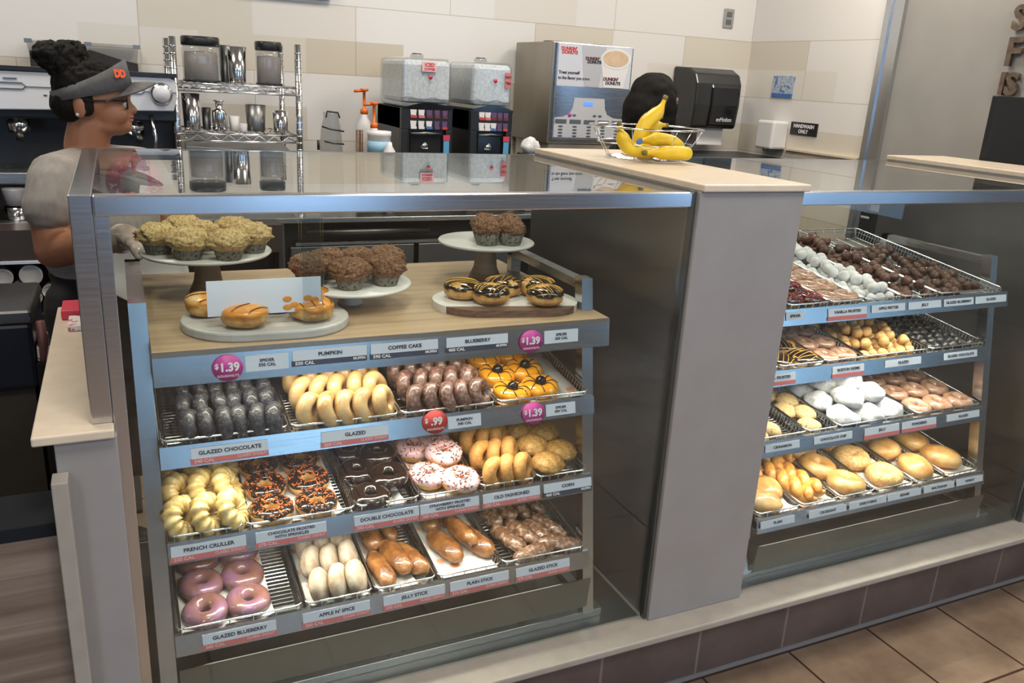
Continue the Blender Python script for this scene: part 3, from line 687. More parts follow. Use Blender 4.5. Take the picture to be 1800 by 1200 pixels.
lying(S13, 'strawberry_doughnut', [(.660, .085, .002), (.598, .122, .0), (.650, .170, .020), (.600, .228, .004), (.655, .262, .0)], .025, 'pink iced doughnut with sprinkles', ['front right', 'front left', 'resting in the middle', 'back left', 'back right'], 'pink strawberry doughnuts')
standing(S13, 'old_fashioned_doughnut', .716, .826, 3, [.080, .148, .216, .284, .352], .020, 'plain golden old fashioned doughnut on edge', 'old fashioned doughnuts', yaw=-38, lean=16, jit=.6, R_=.038, sc=.9)
for i, (x, y, h) in enumerate([(.872, .085, .0), (.925, .125, 0), (.868, .158, .004), (.918, .205, .004), (.868, .235, 0), (.918, .290, 0)]):
    spawn('corn_muffin', S13.p(x, y, .004+h), FL, 'golden corn muffin in paper cup, '+['front left', 'front right', 'second row left', 'second row right', 'third row left', 'third row right'][i], 'corn muffins', 1.0)
# ---- left case, lowest shelf
basket(S14, .070, .308, 'wide wire basket of glazed blueberry doughnuts at bottom left', liner='printed liner paper under the blueberry doughnuts', lx=(.080, .252))
basket(S14, .311, .452, 'wire basket of pale sugared apple spice doughnuts', liner='printed liner paper under the apple spice doughnuts')
basket(S14, .455, .591, 'wire basket of jelly sticks', liner='printed liner paper under the jelly sticks', lx=(.463, .55))
basket(S14, .594, .744, 'wire basket of plain sticks with crumpled paper', liner='crumpled printed liner paper under the plain sticks')
basket(S14, .747, .957, 'wide wire basket of glazed sticks at bottom right')
lying(S14, 'blueberry_doughnut', [(.126+.082*i-.0, .070+.080*j+(.006 if i else 0)) for j in range(5) for i in (0, 1)], .024, 'purple glazed blueberry doughnut', nm8, 'glazed blueberry doughnuts')
standing(S14, 'cinnamon_doughnut', .330, .445, 3, [.068, .136, .204, .272, .340], .019, 'pale sugared apple spice doughnut on edge', 'apple spice doughnuts', yaw=-22, lean=22, jit=.5, R_=.038, sc=.94)
def sticks(k, L_, desc, names, grp, h):
    for i, (x, y, dz, yaw) in enumerate(L_):
        spawn(k, S14.p(x, y, h+dz), FL @ RZ(R(yaw)) @ RX(RND.uniform(-1, 1)), desc+', '+names[i], grp)
sticks('jelly_stick', [(.486, .090, 0, 96), (.525, .115, .006, 104), (.556, .105, 0, 112), (.492, .205, .010, 88), (.535, .232, 0, 96), (.48, .30, 0, 90)], 'browned jelly stick doughnut',
       ['front left', 'front middle', 'front right', 'middle left', 'middle right', 'back'], 'jelly sticks', .025)
sticks('jelly_stick', [(.645, .125, 0, 108), (.690, .150, .016, 108), (.718, .120, 0, 112), (.640, .240, 0, 92), (.690, .265, .008, 92)], 'browned plain stick doughnut',
       ['front left', 'middle on top', 'front right', 'back left', 'back right'], 'plain sticks', .025)
sticks('glazed_stick', [(.798, .112, .0, 110), (.838, .120, .004, 112), (.876, .110, .0, 112), (.912, .125, 0, 116), (.790, .215, 0, 98), (.832, .225, .004, 100), (.872, .225, 0, 100), (.914, .230, 0, 104), (.835, .050, .0, 8), (.905, .058, .004, 160)], 'brown glazed stick doughnut',
       ['second row first from left', 'second row second from left', 'second row third from left', 'second row rightmost', 'back row leftmost', 'back row second from left', 'back row third from left', 'back row rightmost', 'lying across at front left', 'lying across at front right'], 'glazed sticks', .022)

# ---- muffin stands and boards on the wooden shelf
ZB = 1.037
def stand(x, y, zt, r, ped, label, rp=.030, rb=.042):
    t = thing('cake_stand', label, 'cake stand', (x, y, ZB), 'cake stands on the wooden shelf')
    MB().lathe([(rb, ZB), (rb*.98, ZB+.004), (rp, ZB+.03), (rp*.78, zt-.02), (rp*.9, zt-.010)], (x, y, 0), 28).build('pedestal', ped, t)
    MB().lathe([(r*.5, zt-.010), (r*.97, zt-.007), (r, zt-.003), (r*.985, zt), (0, zt-.0005)], (x, y, 0), 64).build('plate', 'marble', t)
def muffins(k, L_, zt, desc, names, grp, sc=1.0, ry=None):
    for i, (x, y) in enumerate(L_): spawn(k, (x, y, zt), RZ(RND.uniform(0, 6)), desc+', '+names[i], grp, sc, var=i)
stand(.200, .480, 1.135, .137, 'pedw', 'round white plate on grey wood pedestal holding yellow crumble muffins')
stand(.480, .330, 1.088, .132, 'marble', 'low white cake stand with brown streusel muffins in the middle', .016, .028)
stand(.868, .490, 1.135, .122, 'pedw', 'right-hand white plate on wood pedestal with three or four muffins')
muffins('crumble_muffin', [(.158, .395), (.235, .375), (.292, .440), (.103, .460), (.190, .480), (.262, .520), (.160, .560)], 1.135, 'yellow crumble-topped muffin',
        ['front left of the pile', 'front middle', 'right edge', 'left edge', 'centre of the pile', 'behind at right', 'at the back'], 'crumble muffins')
muffins('streusel_muffin', [(.462, .262), (.545, .280), (.390, .320), (.440, .368), (.505, .362), (.572, .372)], 1.088, 'brown streusel-topped muffin',
        ['front middle', 'front right', 'left edge behind the reflection card', 'back left', 'back middle', 'right edge'], 'streusel muffins')
muffins('topped_muffin', [(.845, .435), (.905, .425), (.868, .505), (.930, .500)], 1.135, 'brown muffin on the right-hand plate',
        ['front left', 'front right', 'at the back', 'right edge'], 'muffins on the right stand')
def capsule(hx, hy, n=14):
    P = []
    for c, a0 in ((hx-hy, -90), (-(hx-hy), 90)):
        for k in range(n+1): a = R(a0+180*k/n); P.append((c+hy*math.cos(a), hy*math.sin(a)))
    return P
o = MB().prism(capsule(.160, .112), 0, .018, T=Matrix.Translation((.283, .212, ZB)) @ RZ(R(-3)).to_4x4()).build('serving_board', 'slab', bevel=.004)
tag(o, 'oval grey stone board with orange iced doughnuts at front left of wooden shelf', 'serving board', 'serving boards')
t = thing('serving_board', 'white oval board with dark walnut front edge at right of wooden shelf', 'serving board', (.800, .235, ZB), 'serving boards')
P = capsule(.165, .095, 24); Tm = Matrix.Translation((.808, .228, ZB)) @ RZ(R(-12)).to_4x4()
def clip(P, yc, below):
    out = []
    for i in range(len(P)):
        a, b = P[i], P[(i+1) % len(P)]; ia = (a[1] < yc) == below; ib = (b[1] < yc) == below
        if ia: out.append(a)
        if ia != ib:
            q = (yc-a[1])/(b[1]-a[1]); out.append((a[0]+q*(b[0]-a[0]), yc))
    return out
MB().prism(clip(P, -.060, False), 0, .016, T=Tm).build('marble_part', 'marble', t)
MB().prism(clip(P, -.060, True), 0, .016, T=Tm).build('walnut_edge', 'walnut', t)
for i, (x, y) in enumerate([(.235, .155), (.362, .170), (.178, .248), (.300, .248), (.375, .262)]):
    spawn('pumpkin_doughnut', (x, y, ZB+.018+.021), RZ(i*1.3), 'orange iced filled doughnut on the grey board, '+['front left', 'front right', 'back left', 'back middle', 'back right'][i], 'orange iced doughnuts')
for i, (x, y) in enumerate([(.762, .205), (.875, .168), (.715, .262), (.815, .262), (.895, .245)]):
    spawn('drizzled_chocolate_doughnut', (x, y, ZB+.016+.020), RZ(i*1.1), 'chocolate iced doughnut with orange drizzle, '+['front left', 'front right', 'back left', 'back middle', 'back right'][i]+' of the white board', 'chocolate doughnuts on the white board')
t = thing('reflection_card', 'added stand-in for a front-glass reflection, white card and clear uprights before the muffins', 'sign', (.30, .14, ZB))  # front-glass reflection built as a solid white card between clear uprights
MB().box(.338, .378, .128, .131, ZB, 1.262).box(.338, .378, .150, .153, ZB, 1.262).box(.338, .378, .126, .158, ZB-.0, ZB+.004).build('reflected_edges', 'acrylic', t)
MB().box(.168, .376, .146, .1475, 1.078, 1.145).build('reflected_panel', 'card', t)
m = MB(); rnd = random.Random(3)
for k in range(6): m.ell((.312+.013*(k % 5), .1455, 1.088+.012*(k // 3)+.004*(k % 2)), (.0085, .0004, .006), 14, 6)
m.build('reflected_doughnuts', 'pumpkin_icing', t)

# ---- case 2 contents
def bk2(sh, a, b, lab, **kw): basket(sh, a, b, lab, **kw)
def pile(sh, k, x0, x1, y0, y1, d, layers, desc, grp, fill=1.0, mx=300, seed=1):
    rnd = random.Random(seed); c = 0
    for L_ in range(layers):
        s = d*(1.0 if L_ == 0 else 1.0); off = d*.5*L_; y = y0+off
        row = 0
        while y < y1-off:
            x = x0+off+(d*.5 if row % 2 else 0); col = 0
            while x < x1-off:
                if rnd.random() < (fill if L_ == 0 else fill*.75) and c < mx:
                    l = '%s, %s row back, %s from left%s' % (desc, ['front', 'second', 'third', 'fourth', 'fifth', 'sixth', 'seventh', 'eighth', 'ninth', 'tenth', 'eleventh', 'twelfth', 'thirteenth', 'fourteenth', 'fifteenth', 'sixteenth', 'seventeenth', 'eighteenth', 'nineteenth', 'twentieth'][min(row, 19)], ['first', 'second', 'third', 'fourth', 'fifth', 'sixth', 'seventh', 'eighth'][min(col, 7)], ', upper layer' if L_ else '')
                    spawn(k, sh.p(x+rnd.uniform(-.003, .003), y+rnd.uniform(-.003, .003), .017+L_*d*.74), RX(rnd.uniform(0, 6)) @ RZ(rnd.uniform(0, 6)), l, grp); c += 1
                x += s; col += 1
            y += s*.88; row += 1
bk2(S21, 1.470, 1.520, 'narrow wire basket of drizzled doughnuts at left of upper right-hand shelf'); 
bk2(S21, 1.522, 1.661, 'wire basket of doughnuts with red and purple sprinkles')
bk2(S21, 1.663, 1.781, 'wire basket of flat brown glazed pastries')
bk2(S21, 1.783, 1.919, 'wire basket of white powdered doughnut holes')
bk2(S21, 1.921, 2.061, 'wire basket of brown doughnut holes on the upper right-hand shelf')
bk2(S21, 2.063, 2.325, 'wide wire basket of chestnut doughnut holes at top right')
pile(S21, 'powdered_doughnut_hole', 1.800, 1.905, .115, .60, .033, 2, 'white powdered doughnut hole', 'white powdered doughnut holes', .95, seed=2)
pile(S21, 'brown_doughnut_hole', 1.940, 2.048, .115, .60, .034, 2, 'brown doughnut hole in upper shelf basket', 'brown doughnut holes', .8, seed=3)
pile(S21, 'chestnut_doughnut_hole', 2.084, 2.310, .115, .50, .036, 1, 'chestnut doughnut hole in top right basket', 'chestnut doughnut holes', .62, seed=4)
M['sprinkle_red'] = mat('red_sprinkles', (.45, .03, .03), .4); M['sprinkle_purple'] = mat('purple_sprinkles', (.12, .04, .22), .4)
frosted('mixed_sprinkle_doughnut', 'golden_dough', 'chocolate_icing', (28, 29), ['sprinkle_red', 'sprinkle_purple', 'sprinkle_red', 'sprinkle_orange'], n=260)
nm12 = [r_+' '+s_ for r_ in ('front', 'second row', 'third row', 'fourth row', 'fifth row', 'sixth row') for s_ in ('left', 'right')]
lying(S21, 'mixed_sprinkle_doughnut', [(1.553+.072*i, .130+.078*j) for j in range(6) for i in (0, 1)], .022, 'doughnut with red and purple sprinkles', nm12, 'red and purple sprinkled doughnuts', sc=.88)
lying(S21, 'glazed_ring', [(1.693+.060*i, .130+.076*j) for j in range(6) for i in (0, 1)], .022, 'flat brown glazed ring beside the powdered holes', nm12, 'flat brown glazed rings', sc=.84)
lying(S21, 'drizzled_doughnut', [(1.500, .14+.085*j) for j in range(3)], .02, 'drizzled chocolate doughnut next to the pillar', ['at front', 'in the middle', 'at back'], 'drizzled doughnuts by the pillar')
bk2(S22, 1.470, 1.545, 'wire basket with paper at left end behind the pillar', liner='printed liner paper beside the pillar on the second right-hand shelf')
bk2(S22, 1.547, 1.700, 'wire basket of doughnuts with long drizzle stripes', liner='printed liner paper under the drizzle striped doughnuts')
bk2(S22, 1.702, 1.845, 'wire basket of sliced brown doughnuts on the second right-hand shelf')
bk2(S22, 1.847, 2.098, 'wire basket of golden doughnut holes')
bk2(S22, 2.100, 2.330, 'wire basket of black glazed doughnut holes')
lying(S22, 'drizzled_doughnut', [(1.585+.078*i, .155+.084*j) for j in range(5) for i in (0, 1)], .020, 'doughnut with dark icing and orange drizzle stripes', nm12, 'drizzle striped doughnuts')
lying(S22, 'glazed_ring', [(1.742+.066*i, .150+.08*j) for j in range(5) for i in (0, 1)], .020, 'brown glazed ring left of the golden holes', nm12, 'brown rings beside the golden holes', sc=.86)
pile(S22, 'golden_doughnut_hole', 1.870, 2.080, .135, .48, .036, 2, 'golden doughnut hole', 'golden doughnut holes', .95, seed=5)
pile(S22, 'dark_doughnut_hole', 2.122, 2.312, .135, .50, .035, 1, 'black glazed doughnut hole', 'black glazed doughnut holes', .95, seed=6)
bk2(S23, 1.470, 1.645, 'wire basket of pale cookies at left of third right-hand shelf')
bk2(S23, 1.647, 1.758, 'wire basket of chocolate chip cookies')
bk2(S23, 1.760, 2.056, 'wire basket heaped with powdered sugar doughnuts')
bk2(S23, 2.058, 2.325, 'wire basket of brown glazed ring doughnuts')
lying(S23, 'cookie', [(1.500, .105), (1.560, .125), (1.515, .19), (1.575, .205)], .018, 'pale thick cookie beside the pillar', ['front left', 'front right', 'back left', 'back right'], 'pale cookies')
lying(S23, 'cookie', [(1.690, .115), (1.722, .17, .004), (1.680, .200), (1.728, .25), (1.685, .29)], .018, 'chocolate chip cookie', ['at front', 'second from front', 'third from front', 'fourth at right', 'at back left'], 'chocolate chip cookies', sc=1.05)
lying(S23, 'powdered_doughnut', [(1.815, .122), (1.905, .115), (1.995, .125), (1.810, .205), (1.895, .20), (1.990, .21), (1.815, .29), (1.905, .285), (1.995, .29), (1.86, .16, .038), (1.945, .165, .038), (1.855, .25, .038), (1.95, .25, .038), (1.90, .21, .06)], .026, 'white powdered sugar doughnut',
      ['front row left', 'front row middle', 'front row right', 'middle row left', 'middle row middle', 'middle row right', 'back row left', 'back row middle', 'back row right', 'on top at front left', 'on top at front right', 'on top at back left', 'on top at back right', 'top of the heap'], 'powdered sugar doughnuts')
lying(S23, 'glazed_ring', [(2.105+.088*i, .118+.085*j) for j in range(4) for i in range(3)], .022, 'brown glazed ring doughnut in the third shelf right basket', [a+' '+b for a in ('front row', 'second row', 'third row', 'fourth row') for b in ('left', 'middle', 'right')], 'brown glazed ring doughnuts')
E4 = [1.470, 1.621, 1.759, 1.892, 2.050, 2.180, 2.322]
nb = ['pale rolls at left', 'braided pastries', 'plain bagels', 'cheese bagels', 'flat rolls', 'browned rolls at right end']
for i in range(6): bk2(S24, E4[i]+.001, E4[i+1]-.001, 'wire basket of %s on the lowest right-hand shelf' % nb[i], liner='printed liner paper under the %s' % nb[i])
lying(S24, 'bread_roll', [(1.520, .075), (1.575, .120, .0), (1.520, .17), (1.575, .215)], .028, 'pale roll at bottom left of the right case', ['front left', 'front right', 'back left', 'back right'], 'pale rolls')
for i, (x, y) in enumerate([(1.655, .13), (1.70, .15), (1.675, .28), (1.72, .30)]):
    spawn('braided_pastry', S24.p(x, y, .030), FL @ RZ(R(100+4*i)), 'orange-brown braided pastry, '+['front left', 'front right', 'back left', 'back right'][i], 'braided pastries')
lying(S24, 'bagel', [(1.835, .085), (1.815, .175), (1.825, .270)], .026, 'plain bagel', ['at front', 'in the middle', 'at back'], 'plain bagels')
lying(S24, 'cheese_bagel', [(1.985, .085), (1.960, .185), (1.965, .280)], .026, 'cheese bagel', ['at front', 'in the middle', 'at back'], 'cheese bagels')
lying(S24, 'bread_roll', [(2.125, .095), (2.110, .200), (2.115, .290)], .026, 'flat pale roll beside the cheese bagels', ['at front', 'in the middle', 'at back'], 'flat rolls', sc=1.05)
lying(S24, 'bread_roll', [(2.260, .115), (2.245, .225)], .026, 'browned oval roll in the last basket', ['at front', 'at back'], 'browned rolls', sc=1.1)

# ------------------------------------------------------------------ price cards
LIPS = [(l[0], l[1]-.040, .225) for l in LIPS1+LIPS2]+[(.075, .975, .125)]
def lip_y(y, z):
    c = [q for q in LIPS if abs(q[0]-y) < .0005 and -.02 < z-q[1] < .08]
    return c[0][0]+(z-c[0][1])*c[0][2] if c else y
def card(x0, x1, y, zt, lines, band, bandtxt, label, h=.020, sz=.0098, grp='price cards on the left rack'):
    y = lip_y(y, zt-h)-.0012; t = thing('price_card', label, 'price card', ((x0+x1)/2, y, zt-h), grp)
    hb = .0105 if band else 0
    box(x0, x1, y-.0008, y, zt-h, zt).build('card', 'card', t)
    if band:
        b = box(x0-.002, x1, y-.0010, y-.0002, zt-h-hb, zt-h).build('band', band, t)
        if bandtxt:
            text(bandtxt[0], .0085, (x0+.004, y-.0014, zt-h-hb*.5), t, 'whiteink' if band == 'cardnavy' else 'pinkink', align='LEFT', sx=1.15)
            text(bandtxt[1], .0070, (x1-.003, y-.0014, zt-h-hb*.42), t, 'whiteink' if band == 'cardnavy' else 'pinkink', align='RIGHT')
    n = len(lines)
    for i, s in enumerate(lines):
        text(s, sz if n == 1 else sz*.78, ((x0+x1)/2, y-.0012, zt-h*.5+(n-1)*.0042-i*.0084), t, 'ink', sx=1.12)
    t.rotation_euler = (-(.125 if y < 0.085 and zt > 1 and x1 < 1 else LT), 0, 0)
def badge(x, y, z, mt, txt, label, r=.027):
    y = lip_y(y, z-r)-.0035; t = thing('price_badge', label, 'price badge', (x, y, z-r), 'round price badges')
    MB().lathe([(r, -.0008), (r, .0008)], (0, 0, 0), 40, T=Matrix.Translation((x, y, z)) @ RX(PI/2).to_4x4() @ Matrix.Diagonal((1, .9, 1, 1))).build('disc', mt, t)
    text('$', .013, (x-.019, y-.0012, z+.004), t, 'whiteink'); text(txt[1:], .0215, (x+.003, y-.0012, z+.001), t, 'whiteink', bold=.0008, sx=.95)
    text('DOUGHNUTS', .0060, (x, y-.0012, z-.0145), t, 'pinkink')
    t.rotation_euler = (-(.125 if z > .95 else LT), 0, 0)
yb = .075
badge(.191, yb, 1.001, 'magenta', '$1.39', 'round magenta badge reading 1.39 on the wood shelf rail at left')
badge(.801, yb, 1.001, 'magenta', '$1.39', 'round magenta badge reading 1.39 on the wood shelf rail at right')
badge(.587, .060, .850, 'redb', '$.99', 'round red badge reading .99 above the pink doughnuts')
badge(.811, .060, .842, 'magenta', '$1.39', 'round magenta badge reading 1.39 above the old fashioned doughnuts')
card(.222, .299, yb, 1.020, ['SPIDER', '350 CAL'], None, None, 'white card reading SPIDER 350 CAL beside the left badge', .030)
card(.307, .448, yb, 1.022, ['PUMPKIN'], 'cardnavy', ('550 CAL', 'MUFFIN'), 'white and navy card reading PUMPKIN on the wood shelf rail')
card(.456, .594, yb, 1.022, ['COFFEE CAKE'], 'cardnavy', ('590 CAL', 'MUFFIN'), 'white and navy card reading COFFEE CAKE')
card(.612, .748, yb, 1.022, ['BLUEBERRY'], 'cardnavy', ('460 CAL', 'MUFFIN'), 'white and navy card reading BLUEBERRY on the wood shelf rail')
card(.833, .915, yb, 1.020, ['SPIDER', '350 CAL'], None, None, 'small white card right of the badge on the wood shelf rail', .028)
y2, z2 = .060, .856
card(.119, .255, y2, z2, ['GLAZED CHOCOLATE'], 'cardcoral', ('340 CAL', 'CLASSIC DONUT'), 'white and coral card reading GLAZED CHOCOLATE')
card(.355, .488, y2, z2, ['GLAZED'], 'cardcoral', ('260 CAL', 'CLASSIC DONUT'), 'white and coral card reading GLAZED')
card(.615, .689, y2, z2, ['PUMPKIN', '340 CAL'], None, None, 'small white card reading PUMPKIN 340 CAL beside the red badge', .026)
card(.842, .915, y2, z2, ['SPIDER', '350 CAL'], None, None, 'small white card reading SPIDER above the corn muffins', .026)
y3, z3 = .040, .673
cc = ('220 CAL', 'CLASSIC DONUT')
card(.072, .205, y3, z3, ['FRENCH CRULLER'], 'cardcoral', cc, 'white and coral card reading FRENCH CRULLER')
card(.223, .358, y3, z3, ['CHOCOLATE FROSTED', 'WITH SPRINKLES'], 'cardcoral', ('270 CAL', 'CLASSIC DONUT'), 'white and coral card reading CHOCOLATE FROSTED WITH SPRINKLES')
card(.414, .550, y3, z3, ['DOUBLE CHOCOLATE'], 'cardcoral', ('350 CAL', 'CLASSIC DONUT'), 'white and coral card reading DOUBLE CHOCOLATE')
card(.553, .685, y3, z3, ['STRAWBERRY FROSTED', 'WITH SPRINKLES'], 'cardcoral', ('280 CAL', 'CLASSIC DONUT'), 'white and coral card reading STRAWBERRY FROSTED WITH SPRINKLES')
card(.694, .831, y3, z3, ['OLD FASHIONED'], 'cardcoral', ('290 CAL', 'CLASSIC DONUT'), 'white and coral card reading OLD FASHIONED')
card(.841, .962, y3, z3, ['CORN'], 'cardnavy', ('460 CAL', 'MUFFIN'), 'white and navy card reading CORN at right end')
y4, z4 = .020, .485
card(.115, .252, y4, z4, ['GLAZED BLUEBERRY'], 'cardcoral', ('360 CAL', 'CLASSIC DONUT'), 'white and coral card reading GLAZED BLUEBERRY')
card(.304, .441, y4, z4, ["APPLE N' SPICE"], 'cardcoral', ('260 CAL', 'CLASSIC DONUT'), "white and coral card reading APPLE N' SPICE")
card(.470, .606, y4, z4, ['JELLY STICK'], 'cardcoral', ('330 CAL', 'CLASSIC DONUT'), 'white and coral card reading JELLY STICK')
card(.618, .757, y4, z4, ['PLAIN STICK'], 'cardcoral', ('310 CAL', 'CLASSIC DONUT'), 'white and coral card reading PLAIN STICK')
card(.775, .911, y4, z4, ['GLAZED STICK'], 'cardcoral', ('370 CAL', 'CLASSIC DONUT'), 'white and coral card reading GLAZED STICK')
G2 = 'price cards on the right rack'
def c2(sh, a, b, l, band, label):
    card(a, b, sh.y, sh.z-.006, [l], band, None, label, grp=G2)
for (sh, rows_) in ((S21, [(1.506, 1.565, 'SPIDER', None), (1.645, 1.779, 'VANILLA FROSTED', 'cardcoral'), (1.796, 1.919, 'APPLE FRITTER', None), (1.932, 2.058, 'JELLY', None), (2.069, 2.189, 'GLAZED BLUEBERRY', None), (2.197, 2.328, 'GLAZED', None)]),
                    (S22, [(1.472, 1.590, 'CHOC. FROSTED', 'cardcoral'), (1.719, 1.833, 'BOSTON KREME', 'cardcoral'), (1.912, 2.053, 'GLAZED', None), (2.146, 2.287, 'GLAZED CHOCOLATE', None)]),
                    (S23, [(1.495, 1.611, 'CINNAMON', None), (1.661, 1.799, 'CHOCOLATE CHIP', None), (1.845, 1.978, 'JELLY', 'cardcoral'), (1.989, 2.128, 'POWDERED', 'cardcoral'), (2.172, 2.313, 'GLAZED', None)]),
                    (S24, [(1.472, 1.587, 'PLAIN', None), (1.637, 1.771, 'CROISSANT', None), (1.782, 1.923, 'EVERYTHING', None), (1.928, 2.061, 'SESAME', None), (2.073, 2.200, 'MULTIGRAIN', None), (2.21, 2.325, 'WHEAT', None)])):
    w_ = {id(S21): 'top', id(S22): 'second', id(S23): 'third', id(S24): 'lowest'}[id(sh)]
    for i, (a, b, l, bd) in enumerate(rows_): c2(sh, a, b, l, bd, 'white price card on the %s right-hand shelf, %s' % (w_, posn(i, len(rows_))))

# ------------------------------------------------------------------ staff side: back counter and machines
def counters():
    t = thing('back_counter', 'long steel-topped counter along the back wall under the machines', 'counter', (1.2, 2.2, 0))
    box(-3.4, 2.70, 1.90, 2.599, .935, .955).build('worktop', 'steel', t, bevel=.002)
    MB().box(-3.4, .62, 1.95, 2.59, 0, .935).box(1.76, 2.70, 1.95, 2.59, 0, .935).build('body', 'steel_dark', t)
    t = thing('undercounter_cooler', 'steel undercounter cooler with black gap and long handle behind the muffins', 'cooler', (1.19, 2.2, 0))
    box(.625, 1.755, 1.98, 2.58, 0, .934).build('body', 'black', t)
    box(.64, 1.16, 1.935, 1.979, .10, .832).build('door', 'steel_dark', t, bevel=.003); box(1.18, 1.62, 1.935, 1.979, .10, .832).build('door', 'steel_dark', t, bevel=.003)
    MB().box(.66, 1.62, 1.93, 1.95, .838, .850).build('steel_lip', 'steel', t); MB().tube([(.70, 1.925, .893), (1.22, 1.925, .893)], .013, 10).box(.70, .72, 1.93, 1.98, .885, .9).box(1.2, 1.22, 1.93, 1.98, .885, .9).build('handle', 'steel_dark', t)
    t = thing('cup_shelf', 'dark open shelf of stacked paper cups at left behind the employee', 'shelf', (-.9, 1.82, 0))
    MB().box(-3.4, .58, 1.76, 1.895, .852, .955).box(-3.4, .58, 1.76, 1.895, 0, .66).box(-3.4, .58, 1.885, 1.898, .66, .852).box(.565, .58, 1.76, 1.895, .66, .852).build('body', 'brown_dark', t)
    box(-.345, -.165, 1.752, 1.7595, .842, .8515).build('label_strip', 'card', t)
    for i, (x, z, r) in enumerate([(-.263, .795, .036), (-.307, .745, .025), (-.212, .735, .024), (-.178, .797, .028), (-.345, .790, .030), (-.258, .715, .022), (-.40, .745, .035)]):
        o = MB().lathe([(r*.8, 0), (r*.98, .09), (r, .092), (r, .097), (r*.88, .097), (r*.80, .09), (0, .09)], n=28, T=Matrix.Translation((x, 1.88, z)) @ RX(PI/2).to_4x4()).build('paper_cup', 'white')
        tag(o, 'stack of pale paper cups lying end-on in the dark shelf, %s' % ['large one at centre', 'small one at lower left', 'lower right', 'upper right', 'upper left', 'lowest', 'far left'][i], 'paper cup', 'paper cups in the dark shelf')
M['brown_dark'] = mat('dark_brown_laminate', (.045, .032, .028), .4)
M['beans'] = noisy('coffee_beans', [(.010, .007, .006), (.045, .03, .025)], 140, .4, bump=.8)
counters()
def espresso():
    t = thing('espresso_machine', 'wide white and black espresso machine behind the employee', 'espresso machine', (-.2, 2.2, .955))
    MB().box(-.62, .25, 2.0, 2.42, 1.30, 1.47).box(-.62, .25, 2.18, 2.42, 1.09, 1.30).build('body', 'black', t, bevel=.01)
    P = [(-.62, 1.325), (.238, 1.345), (.252, 1.40), (.248, 1.452), (.23, 1.462), (-.62, 1.458)]
    MB().prism(P, -2.0, -1.952, T=RX(PI/2).to_4x4()).build('front_panel', 'whitep', t, bevel=.004)
    MB().box(-.62, .255, 1.945, 2.02, 1.462, 1.476).build('top_edge', 'black', t)
    for x in (.199, -.52):
        MB().lathe([(.040, 0), (.038, .012), (.034, .020), (0, .021)], n=32, T=Matrix.Translation((x, 1.951, 1.405)) @ RX(PI/2).to_4x4()).build('knob', 'chrome', t)
        MB().lathe([(.030, 0), (.029, .004), (0, .004)], n=32, T=Matrix.Translation((x, 1.930, 1.405)) @ RX(PI/2).to_4x4()).build('knob_face', 'whitep', t)
    for x in (-.27, .10):
        m = MB()
        for z in (1.422, 1.402): m.box(x-.035, x+.035, 1.949, 1.952, z-.002, z+.002)
        m.tube([(x+.035, 1.95, 1.422), (x+.045, 1.95, 1.412), (x+.035, 1.95, 1.402)], .0018, 5).tube([(x-.035, 1.95, 1.422), (x-.045, 1.95, 1.412), (x-.035, 1.95, 1.402)], .0018, 5)
        m.box(x+.045, x+.16, 1.949, 1.9515, 1.410, 1.412).box(x-.02, x+.02, 1.949, 1.952, 1.434, 1.438); m.ell((x+.10, 1.951, 1.385), (.006, .002, .004), 10, 6); m.ell((x+.118, 1.951, 1.385), (.006, .002, .004), 10, 6)
        m.build('button_slot', 'steel_dark', t)
        g = MB().lathe([(.035, 0), (.037, .03), (.03, .05)], (x, 2.07, 1.25), 24).build('group_head', 'chrome', t)
        MB().tube([(x, 2.05, 1.262), (x+.01, 1.95, 1.255), (x+.015, 1.89, 1.245)], [.010, .011, .013], 10).build('handle', 'black', g)
    for x in (-.44, .16): MB().tube([(x, 1.97, 1.33), (x+.01, 1.95, 1.25), (x, 1.96, 1.13)], .006, 8).build('steam_wand', 'chrome', t)
    MB().box(-.62, .24, 1.93, 2.2, 1.085, 1.125).build('drip_tray', 'steel', t, bevel=.004)
    MB().box(-.55, -.49, 1.98, 2.3, .956, 1.085).box(.12, .18, 1.98, 2.3, .956, 1.085).build('foot', 'black', t)
espresso()
